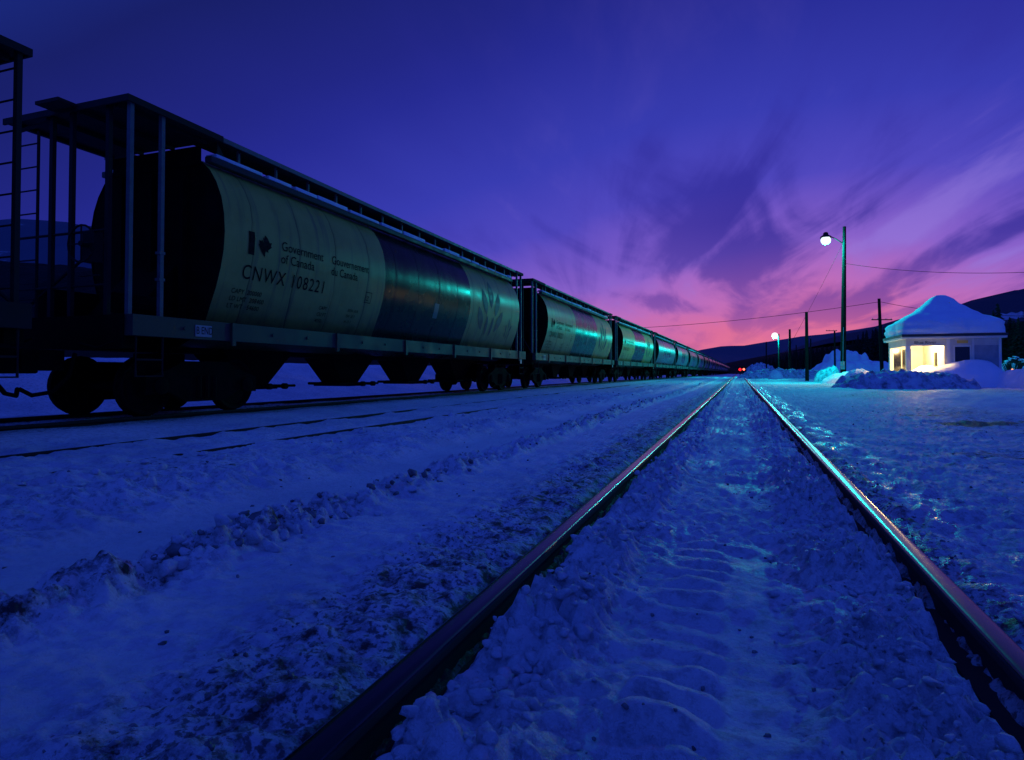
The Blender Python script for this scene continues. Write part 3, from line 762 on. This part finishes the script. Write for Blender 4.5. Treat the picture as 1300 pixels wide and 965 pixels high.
sb('porch_wall', [(.0, .12, D_-.12, D_, 0, EH), (1.35, PX-.002, D_-.12, D_, 0, EH), (.12, 1.35, D_-.12, D_, 0, .72), (.12, 1.35, D_-.12, D_, 2.32, EH)], m_wall)
fw = sb('window', [(.12, .19, D_-.14, D_+.01, .72, 2.32), (1.28, 1.35, D_-.14, D_+.01, .72, 2.32), (.19, 1.28, D_-.14, D_+.01, .72, .79), (.19, 1.28, D_-.14, D_+.01, 2.25, 2.32), (.70, .76, D_-.10, D_-.02, .79, 2.25)], m_trimw)
sb('pane', [(.19, 1.28, D_-.07, D_-.055, .79, 2.25)], m_glass, fw)
sb('column', [(0, .24, 0, .20, 0, 2.30)], m_trimw); sb('column', [(0, .20, D_-.42, D_-.124, 0, 2.30)], m_trimw)
sb('low_wall', [(0.02, .14, .202, D_-.422, 0, .62)], m_wall); sb('low_wall', [(.242, .9, .03, .14, 0, .55)], m_wall)
sb('beam', [(0, PX+.118, -.01, .18, 2.302, EH), (0, .18, .182, D_-.125, 2.302, EH)], m_wall)
sb('porch_ceiling', [(.182, PX-.002, .182, D_-.125, 2.60, 2.68)], m_trimw)
sb('porch_floor', [(.142, PX-.002, .142, D_-.125, 0, .10)], m_sid)
bn = sb('bench', [(PX-.45, PX-.01, 2.6, 4.2, .48, .54), (PX-.42, PX-.36, 2.7, 2.78, .1, .48), (PX-.42, PX-.36, 4.0, 4.08, .1, .48)], m_dark)
wn = sb('window', [(2.42, 3.30, -.03, -.002, .95, 1.02), (2.42, 3.30, -.03, -.002, 2.22, 2.30), (2.42, 2.49, -.03, -.002, 1.02, 2.22), (3.23, 3.30, -.03, -.002, 1.02, 2.22)], m_trimw)
sb('pane', [(2.49, 3.23, -.022, -.004, 1.02, 2.22)], m_glass, wn)
sb('pilaster', [(PX+.12, PX+.30, -.05, -.002, 0, EH)], m_trimw); sb('pilaster', [(3.34, 3.44, -.05, -.002, 0, EH)], m_trimw); sb('pilaster', [(W_-.12, W_+.02, -.05, -.002, 0, EH)], m_trimw)
sb('siding_panel', [(3.44, W_-.12, -.03, -.002, 0, 2.30)], m_sid)
sb('eave', [(-.25, W_+.25, -.25, D_+.25, EH+.002, EH+.12)], m_trimw, bev=.01)
sb('notice', [(2.60, 3.15, -.028, -.004, 2.42, 2.60)], m_ylw)
b = text_mesh('Blue River', .25, 1.02, 1.0)
wmax = max(v.co.x for v in b.verts); k = 1.15/wmax
for v in b.verts: v.co = Vector((.42+v.co.x*k, -.017, 2.42+v.co.y))
r_e = bmesh.ops.extrude_face_region(b, geom=b.faces[:]); bmesh.ops.translate(b, verts=[v for v in r_e['geom'] if isinstance(v, bmesh.types.BMVert)], vec=(0, -.012, 0))
obj('station_name', b, m_letter, st)
# roof under the snow + the snow cap
bm = B(); a0 = -.22; a1 = W_+.22; zr = EH+.122
vb = [bm.verts.new(p) for p in ((a0, a0, zr), (a1, a0, zr), (a1, D_+.22, zr), (a0, D_+.22, zr))]; vt = bm.verts.new((W_/2, D_/2, zr+1.5))
for i in range(4): bm.faces.new((vb[i], vb[(i+1) % 4], vt))
box(bm, -.28, W_+.28, -.28, D_+.28, zr+.004, zr+.15)
bm.faces.new(vb[::-1]); rf = obj('roof', bm, m_dark, st)
bm = B(); n = 120; cx, cy = W_/2, D_/2; hw = W_/2+.22
prof = [(.97, .13), (1.0, .15), (1.005, .22), (1.0, .36), (1.003, .5), (.995, .64), (.985, .78), (.96, .92), (.925, 1.03), (.87, 1.12), (.80, 1.22), (.72, 1.34), (.63, 1.49), (.53, 1.68), (.43, 1.90), (.33, 2.14), (.24, 2.38), (.165, 2.56), (.10, 2.67), (.05, 2.71), (.0001, 2.72)]
rings = []
for r_, zz in prof:
    ring = []
    for k in range(n):
        th = 2*math.pi*(k+.5)/n; c, s = math.cos(th), math.sin(th)
        e = 24 if r_ > .9 else 5+14*r_
        q = (abs(c)**e+abs(s)**e)**(-1/e); px_ = c*q*hw*r_; py_ = s*q*hw*r_
        d = (.012*math.sin(zz*17)+.008*math.sin(zz*31+px_))*(1 if zz < 1.0 else .3) + .05*mnoise.noise(Vector((px_*.9, py_*.9, zz*2)))+.03*mnoise.noise(Vector((px_*3, py_*3, zz*5)))
        ring.append(bm.verts.new((cx+px_*(1+d*.8), cy+py_*(1+d*.8), zr+zz+d*1.2*(1 if zz > .5 else .5))))
    rings.append(ring)
for a, b_ in zip(rings, rings[1:]):
    for k in range(n): bm.faces.new((a[k], a[(k+1) % n], b_[(k+1) % n], b_[k]))
bm.faces.new(rings[0][::-1])
obj('roof_snow', bm, m_snow, st, 'all')
# porch lamp
pl = thing('porch_lamp', (SX+1.0, SY+1.6, gz0+2.60), label='bare warm bulb lamp under the ceiling of the station porch', cat='lamp')
bm = B(); tube(bm, [(0, 0, 0), (0, 0, -.05)], .06, 12); obj('base', bm, m_trimw, pl)
bm = B(); bmesh.ops.create_uvsphere(bm, u_segments=14, v_segments=8, radius=.07); bmesh.ops.translate(bm, verts=bm.verts, vec=(0, 0, -.11)); obj('bulb', bm, m_bulb, pl, 'all')
ld = bpy.data.lights.new('porch_light', 'POINT'); ld.energy = 850; ld.color = (1, .66, .26); ld.shadow_soft_size = .08
lo = bpy.data.objects.new('porch_light', ld); col.objects.link(lo); lo.location = (0, 0, -.30); lo.parent = pl

# ================================================================== poles, lamps, wires
def wood(t, p):
    n = nz(t, 3, 6, stretch=(6, 6, .5)); t.links.new(rmp(t, n, [(.3, (.007, .006, .006)), (.7, (.022, .018, .016))]), p.inputs['Base Color']); bump(t, p, n, .4, .02)
m_wood = material('weathered_pole_wood', (.07, .06, .05), .85, spec=.04, build=wood)
m_cyan = material('mercury_lamp_glass', (.7, 1, 1), .3, emis=(.80, 1.0, 1.0), estr=1.3)
m_warm = material('sodium_lamp_glass', (1, .95, .7), .3, emis=(1, .97, .78), estr=1.15)
m_metal = material('galvanised_metal', (.35, .36, .36), .45, metal=.6)
m_wire = material('wire', (.006, .006, .006), .8, spec=.03)

def sphere(bm, c, r, sx=1, sy=1, sz=1, u=16, v=10):
    g = bmesh.ops.create_uvsphere(bm, u_segments=u, v_segments=v, radius=r)['verts']
    for q in g: q.co = Vector((q.co.x*sx+c[0], q.co.y*sy+c[1], q.co.z*sz+c[2]))

LZ = 50.0
bx, by = at(1070, LZ); _, _, ztop = at(1073, LZ, 287); lx, ly, lz = at(1050, LZ, 304)
tx_, ty_ = at(1074, LZ)
main_pole = thing('light_pole', (bx, by, 0), label='tall dark wooden lamp pole by the snowbank with a bright cyan lamp', cat='lamp pole', group='light poles along the yard')
dx_t, dy_t = tx_-bx, ty_-by
bm = B(); tube(bm, [(0, 0, -.4), (dx_t*.5, dy_t*.5, ztop*.5), (dx_t, dy_t, ztop)], [.22, .18, .12], 14); obj('pole', bm, m_wood, main_pole, True)
bm = B(); tube(bm, [(dx_t*.93, dy_t*.93, lz-.35), ((lx-bx)*.45+dx_t*.45, (ly-by)*.45+dy_t*.45, lz+.08), (lx-bx, ly-by, lz+.45)], .045, 8); obj('bracket', bm, m_wire, main_pole, True)
bm = B()
cxx, cyy = lx-bx, ly-by
rings = []
for r_, zz in ((.08, .62), (.17, .56), (.20, .40), (.38, .28), (.43, .16)):
    rings.append([bm.verts.new((cxx+r_*math.cos(k*math.pi/9), cyy+r_*math.sin(k*math.pi/9), lz+zz)) for k in range(18)])
for a, b_ in zip(rings, rings[1:]):
    for k in range(18): bm.faces.new((a[k], a[(k+1) % 18], b_[(k+1) % 18], b_[k]))
bm.faces.new(rings[0]); obj('lamp_shade', bm, m_rust_shade, main_pole, 'all')
bm = B(); sphere(bm, (cxx, cyy, lz-.04), .38, 1, 1, .9); obj('lamp_globe', bm, m_cyan, main_pole, 'all')
bm = B(); box(bm, -.2, .12, -.28, -.16, 1.0, 1.62, .02); tube(bm, [(-.02, -.22, 1.62), (-.02+dx_t*.3, -.20+dy_t*.3, ztop*.35)], .025, 6); obj('meter_box', bm, m_metal, main_pole)
def lampl(name, loc, e, c, r):
    d_ = bpy.data.lights.new(name, 'POINT'); d_.energy = e; d_.color = c; d_.shadow_soft_size = r
    o = bpy.data.objects.new(name, d_); col.objects.link(o); o.location = loc; return o
lp = lampl('lamp_light', (cxx, cyy, lz-.40), 6600, (.0, 1.0, .90), .25); lp.parent = main_pole

def pole(px_, Z, ytop, r, label, arm=None, rb=None, lean=0):
    x, y, zt = at(px_, Z, ytop)
    o = thing('utility_pole', (x, y, 0), label=label, cat='utility pole', group='utility poles beside the line')
    bm = B(); lx_ = lean/F*Z; tube(bm, [(0, 0, -.5), (lx_*CP, lx_*SP, zt)], [rb or r*1.3, r], 10); obj('pole', bm, m_wood, o, True)
    if arm:
        x0, x1, ya = arm; c0 = at(x0, Z, ya); c1 = at(x1, Z, ya)
        bm = B(); tube(bm, [(c0[0]-x, c0[1]-y-.12, c0[2]), (c1[0]-x, c1[1]-y-.12, c1[2])], .07, 6)
        obj('crossarm', bm, m_wood, o)
        for q in (.05, .3, .7, .95):
            bm = B(); p0 = Vector((c0[0]-x, c0[1]-y-.12, c0[2]))*(1-q)+Vector((c1[0]-x, c1[1]-y-.12, c1[2]))*q
            tube(bm, [p0, p0+Vector((0, 0, .2))], [.05, .035], 6); obj('insulator', bm, m_metal, o)
    return o
pole(1024.5, 62, 396, .14, 'plain dark pole just left of the big lamp pole, its top against pink sky')
pole(1003, 92, 418, .15, 'short-looking distant pole right of the far yellow lamp')
pole(1120, 74, 379, .16, 'dark pole with a wide low crossarm between lamp pole and station', (1107, 1133, 406), lean=-3)
pole(1060, 118, 420, .14, 'faint small pole with crossarm just left of the lamp pole', (1049, 1063, 420))
pole(973, 150, 434, .13, 'very faint far pole left of the far yellow lamp', None)
pole(1029.5, 130, 430, .12, 'thin far pole showing against the hill beside the plain dark pole', None)
pole(1011, 160, 438, .12, 'thin faint pole against the hillside in the gap between two darker poles', None)

x2, y2, z2 = at(989, 100, 424); l2 = at(984, 100, 426)
o2 = thing('light_pole', (x2, y2, 0), label='distant slim lamp pole with a pale yellow lamp glowing low over the hills', cat='lamp pole', group='light poles along the yard')
bm = B(); tube(bm, [(0, 0, -.4), (0, 0, z2)], [.14, .10], 10); obj('pole', bm, m_wood, o2, True)
bm = B(); tube(bm, [(0, 0, z2-.3), (l2[0]-x2, l2[1]-y2, l2[2]+.3)], .05, 6); obj('bracket', bm, m_metal, o2)
bm = B(); sphere(bm, (l2[0]-x2, l2[1]-y2, l2[2]), .5, 1, 1, .95); obj('lamp_globe', bm, m_warm, o2, 'all')
q = lampl('lamp_light', (l2[0]-x2, l2[1]-y2, l2[2]-.8), 5500, (.0, 1.0, .95), .4); q.parent = o2

def wire(p0, p1, sag, r, label):
    bm = B(); P = []
    for i in range(25):
        t_ = i/24; p = Vector(p0)*(1-t_)+Vector(p1)*t_; p.z -= sag*4*t_*(1-t_); P.append(p)
    tube(bm, P, r, 5); tag(obj('overhead_wire', bm, m_wire, smooth=True), label, 'wire', 'overhead wires')
w0 = at(1118, 74, 383); w1 = at(560, 95, 416)
wire(w0, w1, 1.6, .028, 'long sagging wire running left from the crossarm pole over the train')
w2 = at(1300, 60, 386); wire(w0, at(1420, 56, 396), .9, .025, 'short stretch of wire running right from the crossarm pole behind the station')
a_ = at(1073.5, LZ, 334); wire(a_, at(1420, 34, 338), .55, .016, 'wire leaving the big lamp pole towards the right above the station')
wire(at(1073, LZ, 306), at(985, 52, 470), .2, .010, 'thin guy wire slanting down left from the big lamp pole')

# red signals far down the line
m_red = material('red_signal_lens', (1, .05, .02), .3, emis=(1, .01, .02), estr=1.6)
m_redh = material('hot_red_lens', (1, .2, .1), .3, emis=(1, .12, .07), estr=4)
for px_, Z, yv, mt, r_, lb in ((939.5, 95, 469.2, m_red, .22, 'deep red signal light low beside the rails far down the line, left one'), (944.3, 93, 469, m_redh, .16, 'brighter orange-cored red signal light low beside the rails, right one')):
    x, y, z = at(px_, Z, yv)
    s_ = thing('dwarf_signal', (x, y, 0), label=lb, cat='signal', group='red signals down the line')
    bm = B(); tube(bm, [(0, 0, -.3), (0, 0, z-.3)], .06, 8); obj('mast', bm, m_black, s_)
    bm = B(); box(bm, -.34, .34, .03, .35, z-.36, z+.40, .04); obj('signal_case', bm, m_black, s_)
    bm = B(); lathe_ = [(0, r_), (.05, r_*.9), (.09, r_*.5)]
    rings = [[bm.verts.new((rr*math.cos(k*math.pi/10), -aa, z+rr*math.sin(k*math.pi/10))) for k in range(20)] for aa, rr in lathe_]
    for a, b_ in zip(rings, rings[1:]):
        for k in range(20): bm.faces.new((a[k], a[(k+1) % 20], b_[(k+1) % 20], b_[k]))
    bm.faces.new(rings[-1]); obj('lens', bm, mt, s_, 'all')

# ================================================================== snow banks
def bank(px_, Z, yfoot, wpx, depth, ytop, mat, label, rough=.12, flat=2.2, seed=0, clod=0, name='snow_bank'):
    cx_, cy_, _ = at(px_, Z, 473); hh = H0+(473-ytop)/F*Z + .12; hwid = wpx/F*Z/2
    bm = B(); nu, nv = 72, 40; grid = []
    for j in range(nv+1):
        row = []
        for i in range(nu+1):
            u = i/nu*2-1; v = j/nv*2-1
            rr = min(1, (abs(u)**flat+abs(v)**flat)**(1/flat)); h = (1-rr**flat)**(1/1.5) if rr < 1 else 0
            p = Vector((u*hwid, v*depth, 0)); ns = Vector((p.x*.8+seed*7, p.y*.8, seed))
            h2 = h*hh*(1+.28*mnoise.noise(ns*.9)) + (rough*mnoise.fractal(ns*2.2, .8, 2.1, 5) + clod*abs(mnoise.noise(ns*3.3)))*min(1, h*2.5)
            wx = p.x*CP - p.y*SP; wy = p.x*SP + p.y*CP
            row.append(bm.verts.new((wx, wy, h2-.14)))
        grid.append(row)
    for j in range(nv):
        for i in range(nu): bm.faces.new((grid[j][i], grid[j][i+1], grid[j+1][i+1], grid[j+1][i]))
    o = obj(name, bm, mat, None, 'all'); o.location = (cx_, cy_, 0); tag(o, label=label, kind='structure'); return o
bank(1148, 34.0, 494, 178, 1.7, 474, m_snow_rough, 'rough ploughed snowbank in front of the station', .20, 2.6, 1, .30)
bank(1222, 36.8, 480, 118, 1.6, 459.5, m_snow, 'smooth snowdrift against the station front', .05, 2.4, 5)
bank(1175, 39.0, 470, 60, 1.2, 467, m_snow, 'drift at the porch', .05, 2.2, 6)
bank(1051, 52.5, 484, 32, 1.3, 468, m_snow_rough, 'clumpy cyan-lit snow heap left of the lamp pole', .30, 2.0, 2, .4)
bank(1093, 39.5, 482, 56, 1.1, 469.5, m_snow, 'low warm-lit snow ridge right of the lamp pole', .10, 1.9, 3, .1)
bank(1075, 47, 484, 66, 1.2, 473, m_snow, 'low drift under the lamp pole', .10, 2.0, 13, .1)
bank(1074, 150, 470, 58, 3, 447, m_snow, 'flat-topped snow pile behind the lamp pole', .08, 5, 4)
bank(1090, 142, 470, 125, 4, 459, m_snow, 'long snow pile behind the lamp pole', .15, 4, 7)
bank(1000, 88, 478, 130, 2, 470, m_snow_rough, 'far low snowbank by the line', .3, 2.2, 8, .3)
bank(985, 80, 478, 18, 1.0, 469.5, m_snow, 'small far heap lit cyan beside the line', .1, 2.2, 15, .1)
bank(1330, 34, 480, 90, 3, 462, m_snow, 'snowbank at the right edge', .12, 2.4, 9)
bank(1280, 46, 474, 120, 2, 465, m_snow, 'snowbank behind the station', .15, 2.4, 10)
bank(965, 170, 474, 40, 4, 463, m_snow_rough, 'far snow heaps', .5, 2.4, 11, .4)

# snow-laden bush right of the station + marker
m_twig = material('dark_bark', (.03, .025, .02), .9)
bx2, by2, _ = at(1286, 44, 470)
bs = thing('snowy_bush', (bx2, by2, 0), label='dark bush with snow-laden branches to the right of the station', cat='bush')
bm = B()
for k in range(60):
    a = random.uniform(0, 6.28); l = random.uniform(.5, 1.25); e = random.uniform(.6, 1.5)
    p1 = Vector((math.cos(a)*l*.5, math.sin(a)*l*.5, 1.0+e*.35)); p2 = p1+Vector((math.cos(a)*l*.4, math.sin(a)*l*.4, random.uniform(-.3, .35)))
    tube(bm, [(0, 0, 0), p1, p2], [.03, .02, .01], 5)
obj('branches', bm, m_twig, bs)
bm = B()
for k in range(34):
    u_ = random.uniform(-1, 1); c = Vector((.62*u_+.03, -.30+random.uniform(-.15, .15), 1.80-.42*u_*u_+random.uniform(-.10, .07)))
    sphere(bm, c, random.uniform(.035, .085), random.uniform(1, 1.9), 1.2, .6, 10, 6)
obj('branch_snow', bm, m_snow, bs, 'all')
mk = thing('marker_light', (*at(1285, 41, 470)[:2], 0), label='tiny orange marker light low between the snowbanks right of the station', cat='marker light')
bm = B(); tube(bm, [(0, 0, -.2), (0, 0, .88)], .03, 8); obj('post', bm, m_black, mk)
bm = B(); sphere(bm, (0, 0, .95), .06, 1, 1, 1, 12, 8); obj('lens', bm, material('orange_lens', (1, .3, .1), .4, emis=(1, .3, .12), estr=2), mk, 'all')

# ================================================================== hills
def hill_mat(name, wood_c, snow_amt, sc):
    def f(t, p):
        n = nz(t, sc, 8, rough=.65); n2 = nz(t, sc*7, 5, rough=.7)
        v = mth(t, 'ADD', mth(t, 'MULTIPLY', n, .7), mth(t, 'MULTIPLY', n2, .3))
        t.links.new(rmp(t, v, [(snow_amt, wood_c), (snow_amt+.10, (.45, .48, .55))]), p.inputs['Base Color'])
        bump(t, p, n2, .8, 6)
    return material(name, wood_c, .9, spec=.1, build=f)
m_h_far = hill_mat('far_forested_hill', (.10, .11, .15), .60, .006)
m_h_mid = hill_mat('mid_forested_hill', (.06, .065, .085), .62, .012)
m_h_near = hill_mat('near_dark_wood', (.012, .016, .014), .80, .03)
def hills(name, prof, Z, depth, mat, label, foot=.0, jag=.03, n=160):
    xs = np.linspace(prof[0][0], prof[-1][0], n); ys = np.interp(xs, [p[0] for p in prof], [p[1] for p in prof])
    bm = B(); rows = []
    M_ = 18
    for j in range(M_+1):
        v = j/M_
        row = []
        for i, (x, y) in enumerate(zip(xs, ys)):
            Zd = Z - depth*(1-v/.75) if v <= .75 else Z + depth*1.2*(v-.75)/.25
            prof_h = math.sin(min(v/.75, 1)*math.pi/2)**1.3 if v <= .75 else 1-((v-.75)/.25)**1.5
            X_ = (x-650)/F*Z; htop = (473-y)/F*Z+H0
            px_ = X_*CP - Zd*SP; py_ = X_*SP + Zd*CP
            nn = mnoise.fractal(Vector((px_, py_, 0))*(6/depth), .8, 2, 5)
            h = htop*prof_h*(1+.18*nn*(1-prof_h)) + htop*jag*mnoise.noise(Vector((px_*40/depth, py_*40/depth, 3)))*prof_h
            row.append(bm.verts.new((px_, py_, h-3*(1-prof_h))))
        rows.append(row)
    for a, b_ in zip(rows, rows[1:]):
        for i in range(len(xs)-1): bm.faces.new((a[i], a[i+1], b_[i+1], b_[i]))
    o = obj(name, bm, mat, None, 'all'); tag(o, label=label, kind='structure'); return o
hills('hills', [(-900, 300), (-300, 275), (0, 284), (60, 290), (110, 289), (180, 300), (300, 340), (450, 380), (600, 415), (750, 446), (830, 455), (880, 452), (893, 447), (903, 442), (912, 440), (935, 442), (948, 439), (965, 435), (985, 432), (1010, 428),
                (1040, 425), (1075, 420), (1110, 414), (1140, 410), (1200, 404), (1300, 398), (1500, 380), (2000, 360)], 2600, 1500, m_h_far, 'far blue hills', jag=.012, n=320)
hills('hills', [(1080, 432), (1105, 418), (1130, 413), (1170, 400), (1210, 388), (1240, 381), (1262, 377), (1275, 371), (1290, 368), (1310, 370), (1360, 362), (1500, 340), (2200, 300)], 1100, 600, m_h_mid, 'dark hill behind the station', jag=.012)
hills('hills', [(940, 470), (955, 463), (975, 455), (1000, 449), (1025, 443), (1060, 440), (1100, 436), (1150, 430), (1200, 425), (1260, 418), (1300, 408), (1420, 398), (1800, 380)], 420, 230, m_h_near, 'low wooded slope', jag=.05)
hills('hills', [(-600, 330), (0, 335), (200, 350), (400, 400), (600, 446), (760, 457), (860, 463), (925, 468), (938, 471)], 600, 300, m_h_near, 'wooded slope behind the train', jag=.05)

# snowfield on the slope, right edge
bm = B(); x, y, z = at(1283, 385, 402)
for i in range(2): pass
gr = []
for j in range(7):
    row = []
    for i in range(13):
        u = i/12*2-1; v = j/6
        pz = 385-v*0+v*40; xx, yy, zz = at(1285+u*16, pz, 405-8*v-1.5*u)
        row.append(bm.verts.new((xx, yy, zz+1.2*math.sin(i*1.3)*.4)))
    gr.append(row)
for j in range(6):
    for i in range(12): bm.faces.new((gr[j][i], gr[j][i+1], gr[j+1][i+1], gr[j+1][i]))
bmesh.ops.solidify(bm, geom=bm.faces[:], thickness=2)
tag(obj('snow_clearing', bm, m_snow, None, 'all'), label='snowy clearing on the slope', kind='structure')

# conifers
m_fir = material('fir_needles', (.02, .03, .022), .9, spec=.1, build=grime((.010, .014, .010), (.035, .045, .035), 3, (.8, .95)))
def make_fir(seed):
    rd = random.Random(seed)
    root = thing('fir_tree', (0, 0, 0))
    bm = B(); tube(bm, [(0, 0, -.5), (0, 0, 8.6)], [.16, .02], 6); obj('trunk', bm, m_twig, root)
    bm = B(); z = 1.0
    while z < 9.0:
        rr = (9.3-z)*.24*rd.uniform(.7, 1.15)+.08; nb = rd.randint(8, 11)
        for k in range(nb):
            a = 6.283*k/nb+rd.uniform(-.3, .3); l = rr*rd.uniform(.65, 1.2); d = Vector((math.cos(a), math.sin(a), 0)); s_ = Vector((-d.y, d.x, 0))
            z0 = z+rd.uniform(-.12, .12)
            tip = d*l+Vector((0, 0, z0-l*.35)); mid = d*l*.5+Vector((0, 0, z0-l*.08))
            vs4 = [bm.verts.new(q) for q in (Vector((0, 0, z0+.16)), mid+s_*l*.24, tip, mid-s_*l*.24, mid-Vector((0, 0, .22*l+.05)))]
            bm.faces.new((vs4[0], vs4[1], vs4[2])); bm.faces.new((vs4[0], vs4[2], vs4[3])); bm.faces.new((vs4[0], vs4[1], vs4[4])); bm.faces.new((vs4[1], vs4[2], vs4[4])); bm.faces.new((vs4[2], vs4[3], vs4[4]))
        z += rd.uniform(.26, .40)*(.6+.4*(9.3-z)/8)
    obj('crown', bm, m_fir, root); return root
firs = [make_fir(i) for i in range(3)]; fi = 0
def fir(px_, Z, ytop, zbase, label):
    global fi
    x, y, zt = at(px_, Z, ytop); h = zt-zbase
    o = firs[fi] if fi < 3 else copy_tree(firs[fi % 3]); fi += 1
    o.location = (x, y, zbase); s_ = h/9.3; o.scale = (s_*random.uniform(.9, 1.25), s_*random.uniform(.9, 1.25), s_); o.rotation_euler.z = random.uniform(0, 6)
    tag(o, label, 'tree', 'dark firs around the yard')
rd = random.Random(5)
fir(1268, 70, 383, .0, 'tall broad fir rising behind the right end of the station roof')
fir(1262, 78, 392, .0, 'narrower fir close behind the tall one at the right end of the station')
for k in range(16):
    fir(1266+k*5.5+rd.uniform(-2, 2), rd.uniform(60, 95), (396 if k < 2 else 404)+rd.uniform(-4, 6)-k*.2, 0, 'dark fir in the black stand of trees right of the station')
for k in range(26):
    x_ = 1080+k*3.8+rd.uniform(-2, 2)
    fir(x_, rd.uniform(170, 230), np.interp(x_, [1080, 1105, 1130, 1180], [432, 416, 411, 420])+rd.uniform(-2, 3), 0, 'dark fir in the tree row on the slope left of the station')
for k in range(60):
    x_ = 952+k*2.2+rd.uniform(-2, 2)
    fir(x_, rd.uniform(190, 330), np.interp(x_, [950, 975, 1010, 1050, 1085], [462, 453, 446, 438, 436])+rd.uniform(-1.5, 3), 0, 'small dark fir in the wood along the foot of the hill')
for k in range(20):
    x_ = 905+k*2+rd.uniform(-1, 1)
    fir(x_, rd.uniform(420, 520), np.interp(x_, [905, 945], [462, 466])+rd.uniform(-2, 2), 0, 'tiny far fir where the rails meet the horizon')

# render settings
scene.render.engine = 'CYCLES'
try:
    scene.cycles.use_denoising = True
    scene.cycles.max_bounces = 6; scene.cycles.sample_clamp_indirect = 4
except Exception: pass
